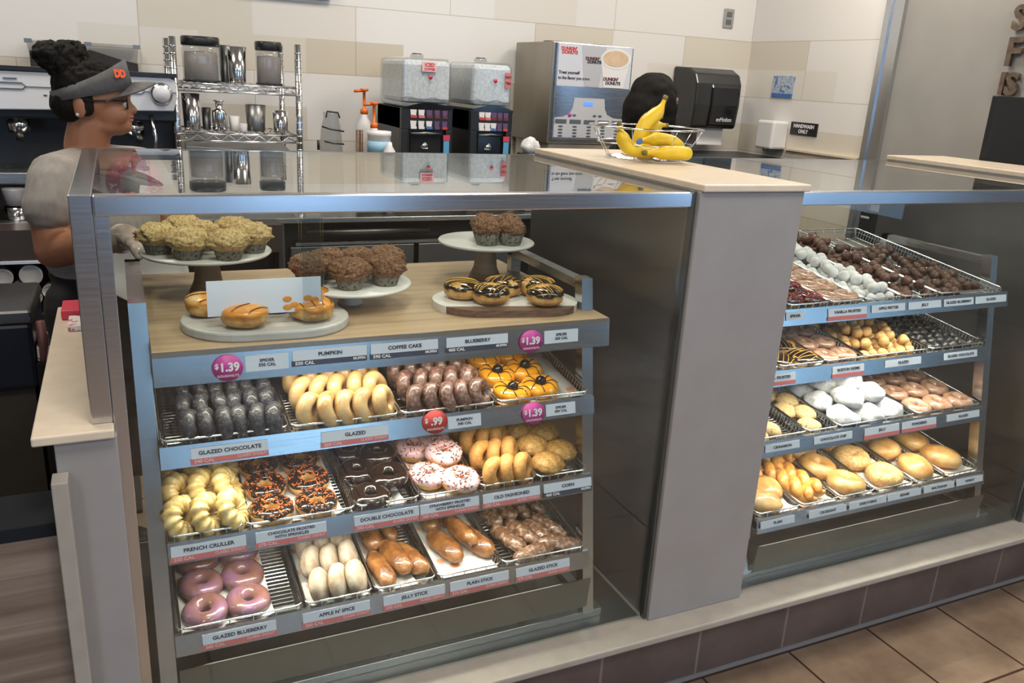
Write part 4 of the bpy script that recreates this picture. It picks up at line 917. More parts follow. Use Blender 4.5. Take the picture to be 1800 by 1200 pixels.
for i, (a, b) in enumerate([(-.245, -.062), (-.040, .148)]):
    t = thing('bean_grinder', ['coffee bean hopper directly above the employee\'s hair bun', 'coffee bean hopper behind the visor brim, right one of two'][i], 'coffee grinder', ((a+b)/2, 2.48, .955), 'bean grinders behind the espresso machine')
    MB().box(a+.02, b-.02, 2.43, 2.57, .956, 1.462).build('body', 'black', t, bevel=.006)
    m = MB()
    V = [(a+.015, 2.435, 1.463), (b-.015, 2.435, 1.463), (b-.015, 2.57, 1.463), (a+.015, 2.57, 1.463), (a, 2.425, 1.56), (b, 2.425, 1.56), (b, 2.58, 1.56), (a, 2.58, 1.56)]
    m.add(V, [(3, 2, 1, 0), (0, 1, 5, 4), (1, 2, 6, 5), (2, 3, 7, 6), (3, 0, 4, 7)]).build('hopper', 'jar', t)
    box(a-.004, b+.004, 2.42, 2.585, 1.558, 1.570).build('lid', 'jar', t, bevel=.002)
    MB().box(a-.006, a+.02, 2.415, 2.43, 1.556, 1.572).box(b-.02, b+.006, 2.415, 2.43, 1.556, 1.572).build('lid_clip', 'steel_dark', t)
    m = MB(); n = 12; V = []; F = []
    for j in range(6):
        for q in range(n+1):
            x = a+.006+(b-a-.012)*q/n; y = 2.432+.142*j/5; V.append((x, y, 1.528+.010*nz((x*9, y*9, i), 1, 2)+(.012 if i == 0 and q > 5 else (.012-.003*q if i else 0))))
    k = len(V); V += [(x*1.0, y, 1.466) for x, y, z in V]
    F = [(j*(n+1)+q, j*(n+1)+q+1, (j+1)*(n+1)+q+1, (j+1)*(n+1)+q) for j in range(5) for q in range(n)]
    F += [(q, k+q, k+q+1, q+1) for q in range(n)]+[(j*(n+1), (j+1)*(n+1), k+(j+1)*(n+1), k+j*(n+1)) for j in range(5)]+[(j*(n+1)+n, k+j*(n+1)+n, k+(j+1)*(n+1)+n, (j+1)*(n+1)+n) for j in range(5)]
    o = m.add(V, F, 0).build('coffee_beans', 'beans', t); o['kind'] = 'stuff'
# chrome wire rack with jars and shakers
t = thing('wire_shelf_rack', 'chrome wire rack with two shelves of jars and steel shakers', 'rack', (.475, 2.2, .955))
for (x, y) in ((.250, 2.02), (.702, 2.02), (.250, 2.40), (.702, 2.40)):
    m = MB().tube([(x, y, .956), (x, y, 1.606)], .0125, 12)
    for z in [1.0+.026*q for q in range(23)]: m.lathe([(.0132, 0), (.0135, .002), (.0132, .004)], (x, y, z), 12)
    m.build('post', 'chrome', t)
for z in (1.262, 1.444):
    m = MB()
    for y in (2.02, 2.40):
        for dz in (0, -.026): m.tube([(.25, y, z+dz), (.702, y, z+dz)], .0042, 6)
        m.tube([(.262+.0285*q, y, z-(.024 if q % 2 else .002)) for q in range(16)], .0028, 5)
    for x in (.25, .702):
        for dz in (0, -.026): m.tube([(x, 2.02, z+dz), (x, 2.40, z+dz)], .0042, 6)
    for q in range(1, 18): m.tube([(.25+.452*q/18, 2.02, z+.003), (.25+.452*q/18, 2.40, z+.003)], .0018, 4)
    m.build('wire_shelf', 'chrome', t)
t = thing('ice_bin', 'steel bin with sloping sides below the chrome wire rack', 'bin', (.475, 2.2, .955))
V = [(.275, 2.05, .956), (.68, 2.05, .956), (.68, 2.37, .956), (.275, 2.37, .956), (.275, 2.05, 1.215), (.68, 2.05, 1.195), (.66, 2.37, 1.235), (.30, 2.37, 1.235)]
MB().add(V, [(3, 2, 1, 0), (4, 5, 6, 7), (0, 1, 5, 4), (1, 2, 6, 5), (2, 3, 7, 6), (3, 0, 4, 7)]).build('body', 'steel_dark', t, bevel=.004)
MB().box(.27, .685, 2.045, 2.06, 1.175, 1.20).build('front_rim', 'steel', t)
def jar(x0, x1, z0, zj, zt, label, y=2.14):
    cx = (x0+x1)/2; r = (x1-x0)/2; t = thing('storage_jar', label, 'jar', (cx, y, z0), 'clear jars with black lids')
    def sq(th): return .16*abs(math.sin(2*th))**1.5*.6
    MB().lathe([(r*.82, z0+.001), (r*.90, z0+.008), (r*.92, zj-.015), (r*.84, zj)], (cx, y, 0), 40, wave=sq).build('container', 'jar', t)
    MB().lathe([(r*.80, z0+.006), (r*.82, z0+.010), (r*.80, z0+(zj-z0)*.82), (0, z0+(zj-z0)*.84)], (cx, y, 0), 32, wave=sq).build('contents', 'jarfill', t)
    MB().lathe([(r*.90, z0+.0005), (r*.93, z0+.004), (r*.90, z0+.008)], (cx, y, 0), 32, wave=sq).build('base', 'black', t)
    MB().lathe([(r*.90, zj-.002), (r*.93, zj), (r*.93, zt-.006), (r*.88, zt), (0, zt)], (cx, y, 0), 40, wave=sq).build('lid', 'black', t)
M['jarfill'] = noisy('pale_powder', [(.26, .24, .23), (.34, .32, .31)], 20, .8)
jar(.283, .431, 1.449, 1.582, 1.614, 'large clear storage jar with black lid at top left of chrome rack')
jar(.556, .664, 1.449, 1.580, 1.612, 'smaller clear storage jar with black lid at top right of chrome rack')
def steelcup(x, r, z0, z1, label, k='steel_tumbler', y=2.13, neck=None, cat='tumbler', mt='chrome'):
    pr_ = [(r*.82, z0+.0005), (r*.86, z0+.004), (r, z1), (r*.95, z1), (r*.80, z0+.01), (0, z0+.01)]
    if neck: pr_ = [(r*.88, z0+.0005), (r, z0+.006), (r, z1-.012), (r*.92, z1), (neck, z1+.004), (neck, z1+.030), (neck*1.5, z1+.032), (neck*1.5, z1+.036), (0, z1+.036)]
    tag(MB().lathe(pr_, (x, y, 0), 32).build(k, mt), label, cat, 'steel vessels on the chrome rack')
steelcup(.488, .037, 1.449, 1.586, 'tall steel tumbler between the two storage jars')
steelcup(.452, .022, 1.449, 1.590, 'dark narrow tumbler beside the large jar', 'tumbler', 2.20, mt='steel_dark')
steelcup(.312, .035, 1.267, 1.405, 'tallest steel tumbler at left of the middle rack shelf')
steelcup(.414, .028, 1.267, 1.348, 'steel shaker with raised cap on the middle rack shelf', 'cocktail_shaker', neck=.014, cat='shaker')
steelcup(.370, .018, 1.267, 1.352, 'dark slim can behind the tallest tumbler on the rack', 'canister', 2.18, cat='can', mt='steel_dark')
steelcup(.556, .040, 1.267, 1.370, 'wide dark steel mug on the middle rack shelf', 'steel_mug', 2.16, cat='mug', mt='steel_dark')
steelcup(.648, .032, 1.267, 1.352, 'steel pitcher at right end of the middle rack shelf', 'steel_pitcher', cat='pitcher')
steelcup(.497, .016, 1.267, 1.300, 'tiny white cup in front on the middle rack shelf', 'small_cup', 2.09, cat='cup', mt='white')
steelcup(.470, .020, 1.267, 1.325, 'small white jar on the middle rack shelf', 'small_jar', 2.14, cat='jar', mt='white')
# glass decanter, pump bottles
t = thing('glass_decanter', 'stack of glass pitchers with black bands left of the white bottles', 'decanter', (.855, 2.17, .955))
MB().lathe([(.045, .957), (.05, 1.05), (.047, 1.20), (.042, 1.28), (.030, 1.33), (.032, 1.352)], (.862, 2.17, 0), 28).build('glass_body', 'jar', t)
MB().tube([(.835, 2.14, 1.33), (.84, 2.14, 1.356), (.885, 2.14, 1.352), (.892, 2.14, 1.33)], .0035, 6).tube([(.815, 2.13, 1.295), (.85, 2.12, 1.285), (.905, 2.12, 1.278)], .0035, 6).tube([(.825, 2.13, 1.235), (.86, 2.12, 1.228), (.905, 2.12, 1.226)], .0035, 6).tube([(.80, 2.13, 1.24), (.80, 2.13, 1.20)], .006, 6).build('band', 'black', t)
def pump(x, y, zt, label):
    t = thing('pump_bottle', label, 'bottle', (x, y, .955), 'white bottles with orange pumps')
    MB().lathe([(.034, .956), (.035, zt-.15), (.015, zt-.115), (.015, zt-.10)], (x, y, 0), 24).build('bottle', 'white', t)
    MB().lathe([(.016, zt-.105), (.016, zt-.085), (.006, zt-.082), (.006, zt-.012), (.018, zt-.010), (.018, zt), (0, zt)], (x, y, 0), 18).tube([(x, y, zt-.008), (x-.045, y-.01, zt-.012)], .006, 8).build('pump', 'orange', t)
pump(1.012, 2.20, 1.452, 'white bottle with taller orange pump beside the ice machine')
pump(1.028, 2.10, 1.402, 'white bottle with shorter orange pump in front of the taller one')
t = thing('cream_tub', 'white lidded tub with blue label in front of the orange pumps', 'tub', (1.04, 2.03, .955))
MB().lathe([(.045, .956), (.048, 1.27), (.05, 1.272), (.05, 1.29), (0, 1.292)], (1.03, 2.03, 0), 28).build('tub', 'white', t)
M['paleblue'] = mat('pale_blue_label', (.28, .50, .68), .5); MB().lathe([(.0485, 1.20), (.0490, 1.25)], (1.03, 2.03, 0), 28).build('label', 'paleblue', t)
tag(MB().lathe([(.02, .956), (.024, 1.215), (.012, 1.235), (.010, 1.25), (0, 1.251)], (1.055, 1.965, 0), 20).build('squeeze_bottle', 'white'), 'small white squeeze bottle in front of the lidded tub', 'bottle')
for i, (x, y) in enumerate([(.945, 2.05), (.962, 2.06)]):
    tag(MB().lathe([(.008, .956), (.008, 1.29), (0, 1.29)], (x, y, 0), 12).build('stirrer_tube', 'walnut'), 'thin brown tube left of the white tub, %s' % ['left one', 'right one'][i], 'tube', 'thin brown tubes')
M['red_strip'] = mat('red_strip', (.60, .05, .09), .4); M['blue_strip'] = mat('blue_strip', (.10, .35, .60), .4)
M['tea'] = mat('brown_drink', (.12, .03, .03), .5); M['bluedrink'] = mat('blue_drink', (.06, .16, .45), .5); M['purple'] = mat('purple_drink', (.12, .06, .16), .5)
M['cloud'] = noisy('icy_fill', [(.66, .68, .69), (.92, .94, .95)], 90, .5, bump=.5)
def dispenser(x0, x1, label, sgn, y=2.10):
    cx = (x0+x1)/2; t = thing('drink_dispenser', label, 'drink dispenser', (cx, 2.28, .955), 'black dispensers with clear tanks')
    MB().box(x0, x1, y+.02, 2.47, .956, 1.385).box(x0, x1, y, 2.47, 1.295, 1.385).box(x0, x0+.03, y, y+.02, .956, 1.295).box(x1-.03, x1, y, y+.02, .956, 1.295).build('body', 'black', t, bevel=.003)
    # wavy black crest over the tank foot
    P = [(x0, 1.38)]+[(x0+(x1-x0)*q/12, 1.388+.020*math.sin(PI*(q-1)/11)) for q in range(13)]+[(x1, 1.38)]
    MB().prism(P, -(y+.012), -(y-.002), T=RX(PI/2).to_4x4()).build('crest', 'blackg', t)
    MB().box(x0+.004, x1-.004, y+.004, 2.46, 1.386, 1.590).build('tank', 'frost', t, bevel=.02)
    MB().box(x0+.010, x1-.010, y+.010, 2.45, 1.405, 1.580).build('tank_filling', 'cloud', t, bevel=.02)
    MB().tube([(x0+.006+(x1-x0-.012)*q/12, y+.000, 1.425+.006*math.sin(q*1.1)) for q in range(13)], .0016, 5).build('tank_seam', 'steel_dark', t)
    MB().lathe([(.030, 1.588), (.028, 1.606), (0, 1.606)], (cx, y+.16, 0), 20).build('tank_knob', 'jar', t); MB().lathe([(.022, 1.606), (.020, 1.610), (0, 1.610)], (cx, y+.16, 0), 20).build('knob_cap', 'steel_dark', t)
    mats = ['white', 'redb', 'tea', 'bluedrink', 'purple', 'cardcoral']; m = MB()
    for r_ in range(2):
        for c_ in range(5):
            px = x0+.052+c_*(x1-x0-.075)/4.4; pz = 1.360-r_*.046; w_ = .014 if c_ < 3 else .012
            top = 0 if c_ < 2 or (c_ == 2 and r_) else 4
            P = [(px-w_*.75, pz-.014), (px+w_*.75, pz-.014), (px+w_, pz+.018), (px-w_, pz+.018)]
            m.prism(P, -(y-.0008), -(y-.0020), top, T=RX(PI/2).to_4x4())
            P = [(px-w_*.8, pz-.016), (px+w_*1.05, pz-.016), (px+w_*1.1, pz-.006), (px-w_*.7, pz-.003)]
            m.prism(P, -(y-.0018), -(y-.0028), [1, 5, 2, 2, 2, 0, 0, 3, 4, 1][r_*5+c_], T=RX(PI/2).to_4x4())
    m.build('drink_pictures', mats, t)
    w1 = MB().box(x0+.045, x1-.05, y+.012, y+.018, 1.165, 1.272).build('window', 'blackg', t)
    MB().lathe([(.03, 0), (.02, .02), (.012, .05)], ((x0+x1)/2-.005, y+.03, 1.215), 16).build('nozzle', 'chrome', t)
    MB().tube([(x0+.045, y+.008, 1.278), (cx, y+.004, 1.282), (x1-.05, y+.008, 1.278)], .005, 6).build('window_arch', 'steel_dark', t)
    box(x1-.042, x1-.012, y-.003, y-.0002, 1.252, 1.275).build('red_strip', 'red_strip', t); box(x1-.040, x1-.014, y-.003, y-.0002, 1.17, 1.250).build('blue_strip', 'blue_strip', t)
    if sgn:
        box(cx-.028, cx+.035, y-.0008, y+.0035, 1.535, 1.575).build('red_sign', 'pinkink', t); text('ICED', .020, (cx+.004, y-.0016, 1.562), t, 'redb'); text('COFFEE', .014, (cx+.004, y-.0016, 1.545), t, 'redb')
    else:
        box(x1-.045, x1-.018, y-.0008, y+.0035, 1.485, 1.550).build('red_sign', 'cardcoral', t); text('HOT', .014, (x1-.031, y-.0016, 1.530), t, 'ink'); text('TEA', .014, (x1-.031, y-.0016, 1.505), t, 'ink')
    MB().lathe([(.009, -.0008), (.009, .0008)], n=20, T=Matrix.Translation((cx+.01, y-.0002, 1.513)) @ RX(PI/2).to_4x4()).build('round_mark', 'red_strip', t)
dispenser(1.148, 1.380, 'black drink dispenser with clear ice-filled tank, left one beside the orange pumps', 1)
dispenser(1.465, 1.668, 'black drink dispenser with clear tank, right one beside the steel tower', 0)
o = blob('strainer', 'cloud', (.045, .035, .035), 3, .3); o2 = bpy.data.objects.new('plastic_bag', o); COL.objects.link(o2); o2.location = (1.72, 1.99, .99); tag(o2, 'crumpled clear plastic bag at foot of the steel tower', 'bag')
o2.location = (1.735, 2.03, 1.245); o2.scale = (1, 1, 1)
tag(MB().box(1.69, 1.78, 1.97, 2.09, .956, 1.212).build('steel_canister', 'steel_dark', bevel=.01), 'steel box carrying the plastic bag left of the steel tower', 'canister')

# steel flavour machine with poster
t = thing('coffee_machine', 'tall steel beverage tower with coffee cup poster and keypad', 'beverage machine', (2.1, 2.35, .955))
box(1.882, 2.312, 2.165, 2.565, 1.245, 1.700).build('body', 'tower_side', t, bevel=.004)
box(1.90, 2.30, 2.18, 2.55, .956, 1.244).build('stand', 'cream', t, bevel=.003)
MB().box(1.93, 2.00, 2.3, 2.36, 1.700, 1.708).box(2.18, 2.24, 2.3, 2.36, 1.700, 1.708).build('top_latch', 'black', t)
box(1.898, 2.308, 2.150, 2.1645, 1.265, 1.697).build('front_panel', 'panel_metal', t, bevel=.003)
yp = 2.1498
pst = box(1.905, 2.300, yp-.0015, yp, 1.508, 1.692).build('poster', 'postwhite', t)
def flat(pts, m_, parent, y=yp-.0016, th=.0008, nm='print'): return MB().prism(pts, -y, -(y-th), T=RX(PI/2).to_4x4()).build(nm, m_, parent)
def ellp(cx, cz, a, b, n=32): return [(cx+a*math.cos(2*PI*k/n), cz+b*math.sin(2*PI*k/n)) for k in range(n)]
flat([(2.05, 1.510), (2.13, 1.510), (2.155, 1.690), (2.025, 1.690)], 'cupgrey', pst); flat([(2.155, 1.510), (2.265, 1.510), (2.292, 1.640), (2.130, 1.640)], 'white', pst, yp-.0026)
flat(ellp(2.212, 1.640, .083, .046), 'white', pst, yp-.0034); flat(ellp(2.210, 1.642, .070, .036), 'latte', pst, yp-.0042)
text("DUNKIN'", .020, (1.917, yp-.0022, 1.672), pst, 'redb', align='LEFT', bold=.001); text('DONUTS', .020, (1.922, yp-.0022, 1.656), pst, 'redb', align='LEFT', bold=.001)
text('Treat yourself', .019, (1.912, yp-.0022, 1.568), pst, 'ink', align='LEFT'); text('to the flavor you crave.', .019, (1.910, yp-.0022, 1.544), pst, 'ink', align='LEFT', sx=.95)
text("DUNKIN'", .018, (2.085, yp-.0030, 1.635), pst, 'tea', bold=.0012); text('DONUTS', .018, (2.095, yp-.0030, 1.620), pst, 'ink', bold=.0012)
text("DUNKIN'", .020, (2.192, yp-.0036, 1.548), pst, 'tea', bold=.0012); text('DONUTS', .020, (2.205, yp-.0036, 1.530), pst, 'ink', bold=.0012)
kp = flat([(1.905, 1.275), (2.295, 1.275), (2.295, 1.365), (2.225, 1.37), (2.19, 1.385), (2.175, 1.41), (2.168, 1.458), (2.005, 1.458), (1.998, 1.41), (1.985, 1.385), (1.95, 1.37), (1.905, 1.365)], 'silver', t, yp-.0002, .0015, 'keypad')
box(2.055, 2.105, yp-.003, yp-.0018, 1.422, 1.440).build('display', 'bluelcd', kp)
m = MB()
for c_ in range(5):
    x = 1.94+.077*c_; m.box(x-.030, x+.030, yp-.0035, yp-.0018, 1.340, 1.358)
    for r_ in range(4): m.ell((x, yp-.002, 1.326-.0145*r_), (.013, .002, .0048), 10, 6)
for x in (2.01, 2.12, 2.15): m.ell((x, yp-.002, 1.378), (.010, .002, .006), 10, 6)
m.build('buttons', 'keys', kp); MB().ell((1.985, yp-.002, 1.378), (.011, .003, .009), 12, 8).build('red_button', 'magenta', kp)

# towel dispenser, wall plates and signs
t = thing('towel_dispenser', 'black paper towel dispenser with rounded top on the back wall', 'towel dispenser', (3.03, 2.5, 1.32))
P = [(2.599, 1.325), (2.40, 1.325), (2.385, 1.335), (2.372, 1.45), (2.375, 1.56), (2.40, 1.61), (2.46, 1.638), (2.599, 1.642)]
Tp = Matrix(((0, 0, 1, 0), (1, 0, 0, 0), (0, 1, 0, 0), (0, 0, 0, 1)))
MB().prism(P, 2.865, 3.165, T=Tp).build('cover', 'tdisp', t, bevel=.018)
P2 = [(2.40, 1.33), (2.372, 1.34), (2.362, 1.45), (2.366, 1.54), (2.385, 1.575), (2.40, 1.56)]
MB().prism(P2, 2.965, 3.15, T=Tp).build('front_window', 'blackg', t, bevel=.008)
text('enMotion', .030, (3.06, 2.362, 1.375), t, 'silver', sx=.9)
t = thing('paper_towel', 'white paper towel sheet hanging below the black dispenser', 'paper towel', (3.03, 2.46, 1.23))
box(2.945, 3.115, 2.43, 2.432, 1.245, 1.324).build('sheet', 'white', t); box(2.945, 3.115, 2.424, 2.432, 1.236, 1.245).build('torn_edge', 'white', t)
t = thing('outlet_plate', 'steel outlet plate high on the back wall near the corner', 'outlet', (3.19, 2.598, 1.86))
box(3.158, 3.226, 2.592, 2.599, 1.862, 1.962).build('plate', 'steel', t, bevel=.002)
MB().box(3.176, 3.208, 2.589, 2.592, 1.918, 1.946).box(3.176, 3.208, 2.589, 2.592, 1.878, 1.906).build('socket', 'steel_dark', t)
t = thing('wall_notice', 'blue and white printed notice on the right tiled wall', 'notice', (3.375, 2.29, 1.51))
box(3.374, 3.3795, 2.207, 2.369, 1.508, 1.622).build('sheet', 'notice', t); box(3.3725, 3.3738, 2.207, 2.369, 1.508, 1.530).build('blue_band', 'bluedrink', t)
t = thing('handwash_sign', 'small black sign reading HANDWASH ONLY on the right wall', 'sign', (3.375, 2.08, 1.33))
box(3.373, 3.3795, 1.985, 2.180, 1.322, 1.388).build('plate', 'black', t)
for s_, z_ in (('HANDWASH', 1.368), ('ONLY', 1.341)): text(s_, .026, (3.3722, 2.0825, z_), t, 'whiteink', rot=(PI/2, 0, -PI/2), bold=.001)
t = thing('soap_dispenser', 'white soap dispenser on the right wall beside the black sign', 'soap dispenser', (3.33, 2.27, 1.22))
box(3.27, 3.3795, 2.20, 2.335, 1.235, 1.385).build('case', 'white', t, bevel=.012); MB().lathe([(.015, 1.222), (.018, 1.236)], (3.30, 2.27, 0), 14).build('nozzle', 'steel_dark', t)
tag(box(3.355, 3.3795, 1.67, 2.19, 1.236, 1.246).build('wall_rail', 'cream'), 'thin cream rail along the right tiled wall below the black sign', 'rail')
t = thing('hand_sink', 'small hand sink unit with black top below the towel dispenser', 'sink', (3.05, 2.35, 0))
box(2.75, 3.36, 2.12, 2.585, 0, 1.175).build('cabinet', 'greyp', t); box(2.74, 3.365, 2.11, 2.59, 1.1755, 1.19).build('top', 'black', t, bevel=.002)
t = thing('electrical_box', 'black electrical box with a white mark on the grey wall', 'electrical box', (3.35, 1.53, .85))
box(3.31, 3.3795, 1.478, 1.548, .80, 1.005).build('box', 'black', t, bevel=.004); box(3.3085, 3.3098, 1.49, 1.54, .975, .985).build('mark', 'silver', t)
for i, (s_, z_, sz, y_) in enumerate([('S', 1.865, .13, .985), ('F', 1.735, .15, .985), ('IS', 1.612, .12, .985)]):
    me = text_mesh(s_, sz, .004, 'LEFT').copy(); me.materials.clear(); me.materials.append(M['letterwood'])
    o = bpy.data.objects.new('wooden_letter', me); COL.objects.link(o); o.location = (3.362, y_+.02, z_); o.rotation_euler = (PI/2, 0, -PI/2); o.scale = (1, 1, 30)
    tag(o, 'brown wooden wall lettering %s at top right corner' % ['S, topmost line', 'F, middle line', 'IS, lowest line above the monitor'][i], 'wall letters', 'wooden wall letters')
t = thing('pos_monitor', 'black monitor back standing beyond the right-hand cream cap', 'monitor', (3.02, .64, 1.02))
box(2.845, 3.30, .62, .645, 1.18, 1.563).build('screen', 'black', t, bevel=.004); MB().box(3.0, 3.12, .646, .67, 1.05, 1.3).box(2.95, 3.17, .60, .74, 1.0205, 1.035).build('stand', 'black', t)
tag(box(2.81, 3.36, .05, .745, .2935, 1.02).build('register_counter', 'greyp'), 'grey counter carrying the monitor beyond the far pillar', 'counter')
t = thing('menu_board', 'black hanging menu sign edge at the top of the picture', 'sign', (.78, 2.58, 1.82))
box(.45, .965, 2.56, 2.599, 1.822, 2.1).build('panel', 'black', t, bevel=.003); box(.46, .955, 2.5575, 2.5595, 1.835, 2.09).build('face', 'blackg', t)
# clutter at left
steelcup(-.300, .040, .9555, 1.00, 'steel pan on the counter at far left edge', 'steel_pan', 1.98, cat='pan'); steelcup(-.235, .034, .9555, 1.005, 'steel milk pitcher beside the employee at left', 'milk_pitcher', 1.97, cat='pitcher')
tag(MB().lathe([(.028, 1.006), (.040, 1.06), (.041, 1.065), (.032, 1.07), (0, 1.07)], (-.300, 1.98, 0), 24).build('paper_cup', 'white'), 'white cup standing in the steel pan at far left', 'cup')
t = thing('waste_bin', 'navy bin with rounded grey lid on the floor behind the counter, left edge', 'bin', (-.42, 1.32, 0))
box(-.62, -.226, 1.25, 1.60, .575, .775).build('body', 'navy', t, bevel=.012); box(-.62, -.24, 1.28, 1.60, .0, .574).build('lower_body', 'greydark', t)
P = [(-.62, .776), (-.226, .776), (-.218, .79), (-.226, .815), (-.62, .818)]; MB().prism(P, -1.60, -1.242, T=RX(PI/2).to_4x4()).build('lid', 'steel_dark', t, bevel=.006)
MB().tube([(-.205, 1.27, .775), (-.203, 1.27, .70), (-.212, 1.27, .62)], [.012, .016, .012], 10).build('red_bag_edge', 'brown_red', t)
tag(box(-.222, -.150, 1.26, 1.42, .655, .700).build('napkin_pack', 'napkin', bevel=.003), 'white and red napkin pack between bin and side counter', 'napkin pack')
tag(box(-.225, -.14, 1.24, 1.45, 0, .654).build('floor_cabinet', 'black'), 'dark narrow cabinet under the napkin pack', 'cabinet')
tag(MB().box(-.104, -.060, .640, .735, .9505, .972).build('sugar_box', 'redbox', bevel=.002), 'red box on the cream side counter behind the steel panel', 'box')
tag(MB().box(-.088, -.052, .545, .632, .9505, .962).build('sugar_packets', 'napkin', bevel=.001), 'white and red packets in front of the red box', 'packets')
tag(box(-1.5, .02, 1.46, 1.74, .0005, .012).build('floor_mat', 'rubber'), 'dark rubber mat behind the low wooden counter front', 'mat')
tag(box(-1.2, -.25, .45, 1.22, .0005, .012).build('floor_mat', 'rubber'), 'dark rubber mat near the side counter', 'mat')
t = thing('round_badge', 'pink round START badge hanging at the rear of the left case', 'badge', (.070, .728, 1.155))
TB = Matrix.Translation((.070, .728, 1.250)) @ RX(PI/2).to_4x4()
MB().lathe([(.060, -.0008), (.060, .0008)], n=48, T=TB).build('disc', 'pinkbadge', t); MB().lathe([(.030, .0008), (.030, .0014)], n=40, T=TB).build('centre', 'white', t)
for i, ch in enumerate('START YOUR DAY '):
    a = R(150-i*24.5)
    if ch != ' ': text(ch, .020, (.070+.044*math.cos(a), .7268, 1.250+.044*math.sin(a)), t, 'whiteink', rot=(PI/2, PI/2-a, 0))

# ------------------------------------------------------------------ fruit basket
t = thing('fruit_basket', 'chrome wire fruit basket holding bananas on the pillar cap', 'basket', (1.300, .47, 1.342))
m = MB(); C0 = (1.300, .47)
def circ(r, z, n=40): return [(C0[0]+r*math.cos(2*PI*k/n), C0[1]+r*math.sin(2*PI*k/n)*.92, z) for k in range(n)]
m.tube(circ(.152, 1.425), .0024, 6, True); m.tube(circ(.128, 1.385), .0015, 6, True); m.tube(circ(.100, 1.347), .002, 6, True)
for k in range(0, 40, 5): m.tube([circ(.152, 1.425)[k], circ(.128, 1.385)[k], circ(.100, 1.347)[k]], .0012, 5)
for k in range(-3, 4): q = math.sqrt(max(0, .1**2-(.028*k)**2)); m.tube([(C0[0]-q, C0[1]+.026*k, 1.347), (C0[0]+q, C0[1]+.026*k, 1.347)], .0016, 5)
m.build('wire_frame', 'chrome', t)
def banana(P, r, label, stem_first=True):
    t = thing('banana', label, 'banana', tuple(P[len(P)//2]), 'bananas in the wire basket')
    Q = []; n = 18
    for i in range(n+1):
        u = i/n*(len(P)-1); k = min(int(u), len(P)-2); f = u-k
        p0, p1, p2, p3 = [Vector(P[max(0, min(len(P)-1, k+d))]) for d in (-1, 0, 1, 2)]
        Q.append(.5*((2*p1)+(-p0+p2)*f+(2*p0-5*p1+4*p2-p3)*f*f+(-p0+3*p1-3*p2+p3)*f**3))
    rs = [r*min(1, .32+max(0, (i/n-.13))*5.0)*min(1, .35+(1-i/n)*6) for i in range(n+1)]
    MB().tube(Q, rs, 6).build('peel', 'banana', t).modifiers.new('sub', 'SUBSURF').render_levels = 1
    for p in t.children: p.data.polygons.foreach_set('use_smooth', [True]*len(p.data.polygons))
    MB().tube([Q[0]+(Q[0]-Q[1]).normalized()*.006, Q[0], Q[1]], [r*.30, r*.34, r*.33], 6).build('stem', 'banana_tip', t)
    MB().tube([Q[-2], Q[-1], Q[-1]+(Q[-1]-Q[-2]).normalized()*.003], [r*.30, r*.37, r*.2], 6).build('tip', 'banana_tip', t)
banana([(1.335, .45, 1.500), (1.315, .445, 1.465), (1.275, .44, 1.435), (1.262, .44, 1.395), (1.275, .44, 1.372)], .022, 'tallest banana pointing up and right out of the basket')
banana([(1.340, .47, 1.452), (1.310, .47, 1.450), (1.290, .47, 1.425), (1.292, .465, 1.385), (1.30, .46, 1.37)], .021, 'banana with curled stem behind the tallest banana')
banana([(1.375, .49, 1.430), (1.345, .485, 1.428), (1.325, .48, 1.408), (1.325, .47, 1.375), (1.33, .46, 1.368)], .020, 'banana with dark-tipped stem at right of the bunch')
banana([(1.178, .41, 1.435), (1.186, .405, 1.405), (1.205, .40, 1.378), (1.245, .395, 1.370), (1.290, .39, 1.368)], .021, 'banana curving down along the left side of the basket')
banana([(1.245, .41, 1.395), (1.285, .39, 1.400), (1.330, .385, 1.392), (1.365, .40, 1.372)], .021, 'banana lying across the front with a brown split')
banana([(1.235, .37, 1.368), (1.285, .36, 1.370), (1.335, .36, 1.370), (1.375, .375, 1.366)], .021, 'lowest banana at the front right with blunt end')
t['label'] = t['label']
mk = MB().ell((1.222, .3775, 1.394), (.010, .002, .007), 12, 8).build('fruit_sticker', 'bluedrink'); tag(mk, 'small blue fruit sticker on the left banana', 'sticker')

# ------------------------------------------------------------------ people
def fuse(mb, name, mt, parent, voxel=.005, smooth=4, disp=None):
    org = tuple(wloc(parent)) if parent else (0, 0, 0)
    me = mb.mesh(name, mt, org); o = bpy.data.objects.new(name, me); COL.objects.link(o)
    r = o.modifiers.new('r', 'REMESH'); r.mode = 'VOXEL'; r.voxel_size = voxel; r.use_smooth_shade = True
    s = o.modifiers.new('s', 'SMOOTH'); s.factor = .5; s.iterations = smooth
    dg = bpy.context.evaluated_depsgraph_get(); ev = bpy.data.meshes.new_from_object(o.evaluated_get(dg))
    o.modifiers.clear(); o.data = ev; ev.materials.clear(); ev.materials.append(M[mt]); bpy.data.meshes.remove(me)
    ev.polygons.foreach_set('use_smooth', [True]*len(ev.polygons))
    if disp:
        for v in ev.vertices: v.co += v.normal*disp(v.co+Vector(org))
    if parent: o.parent = parent
    return o
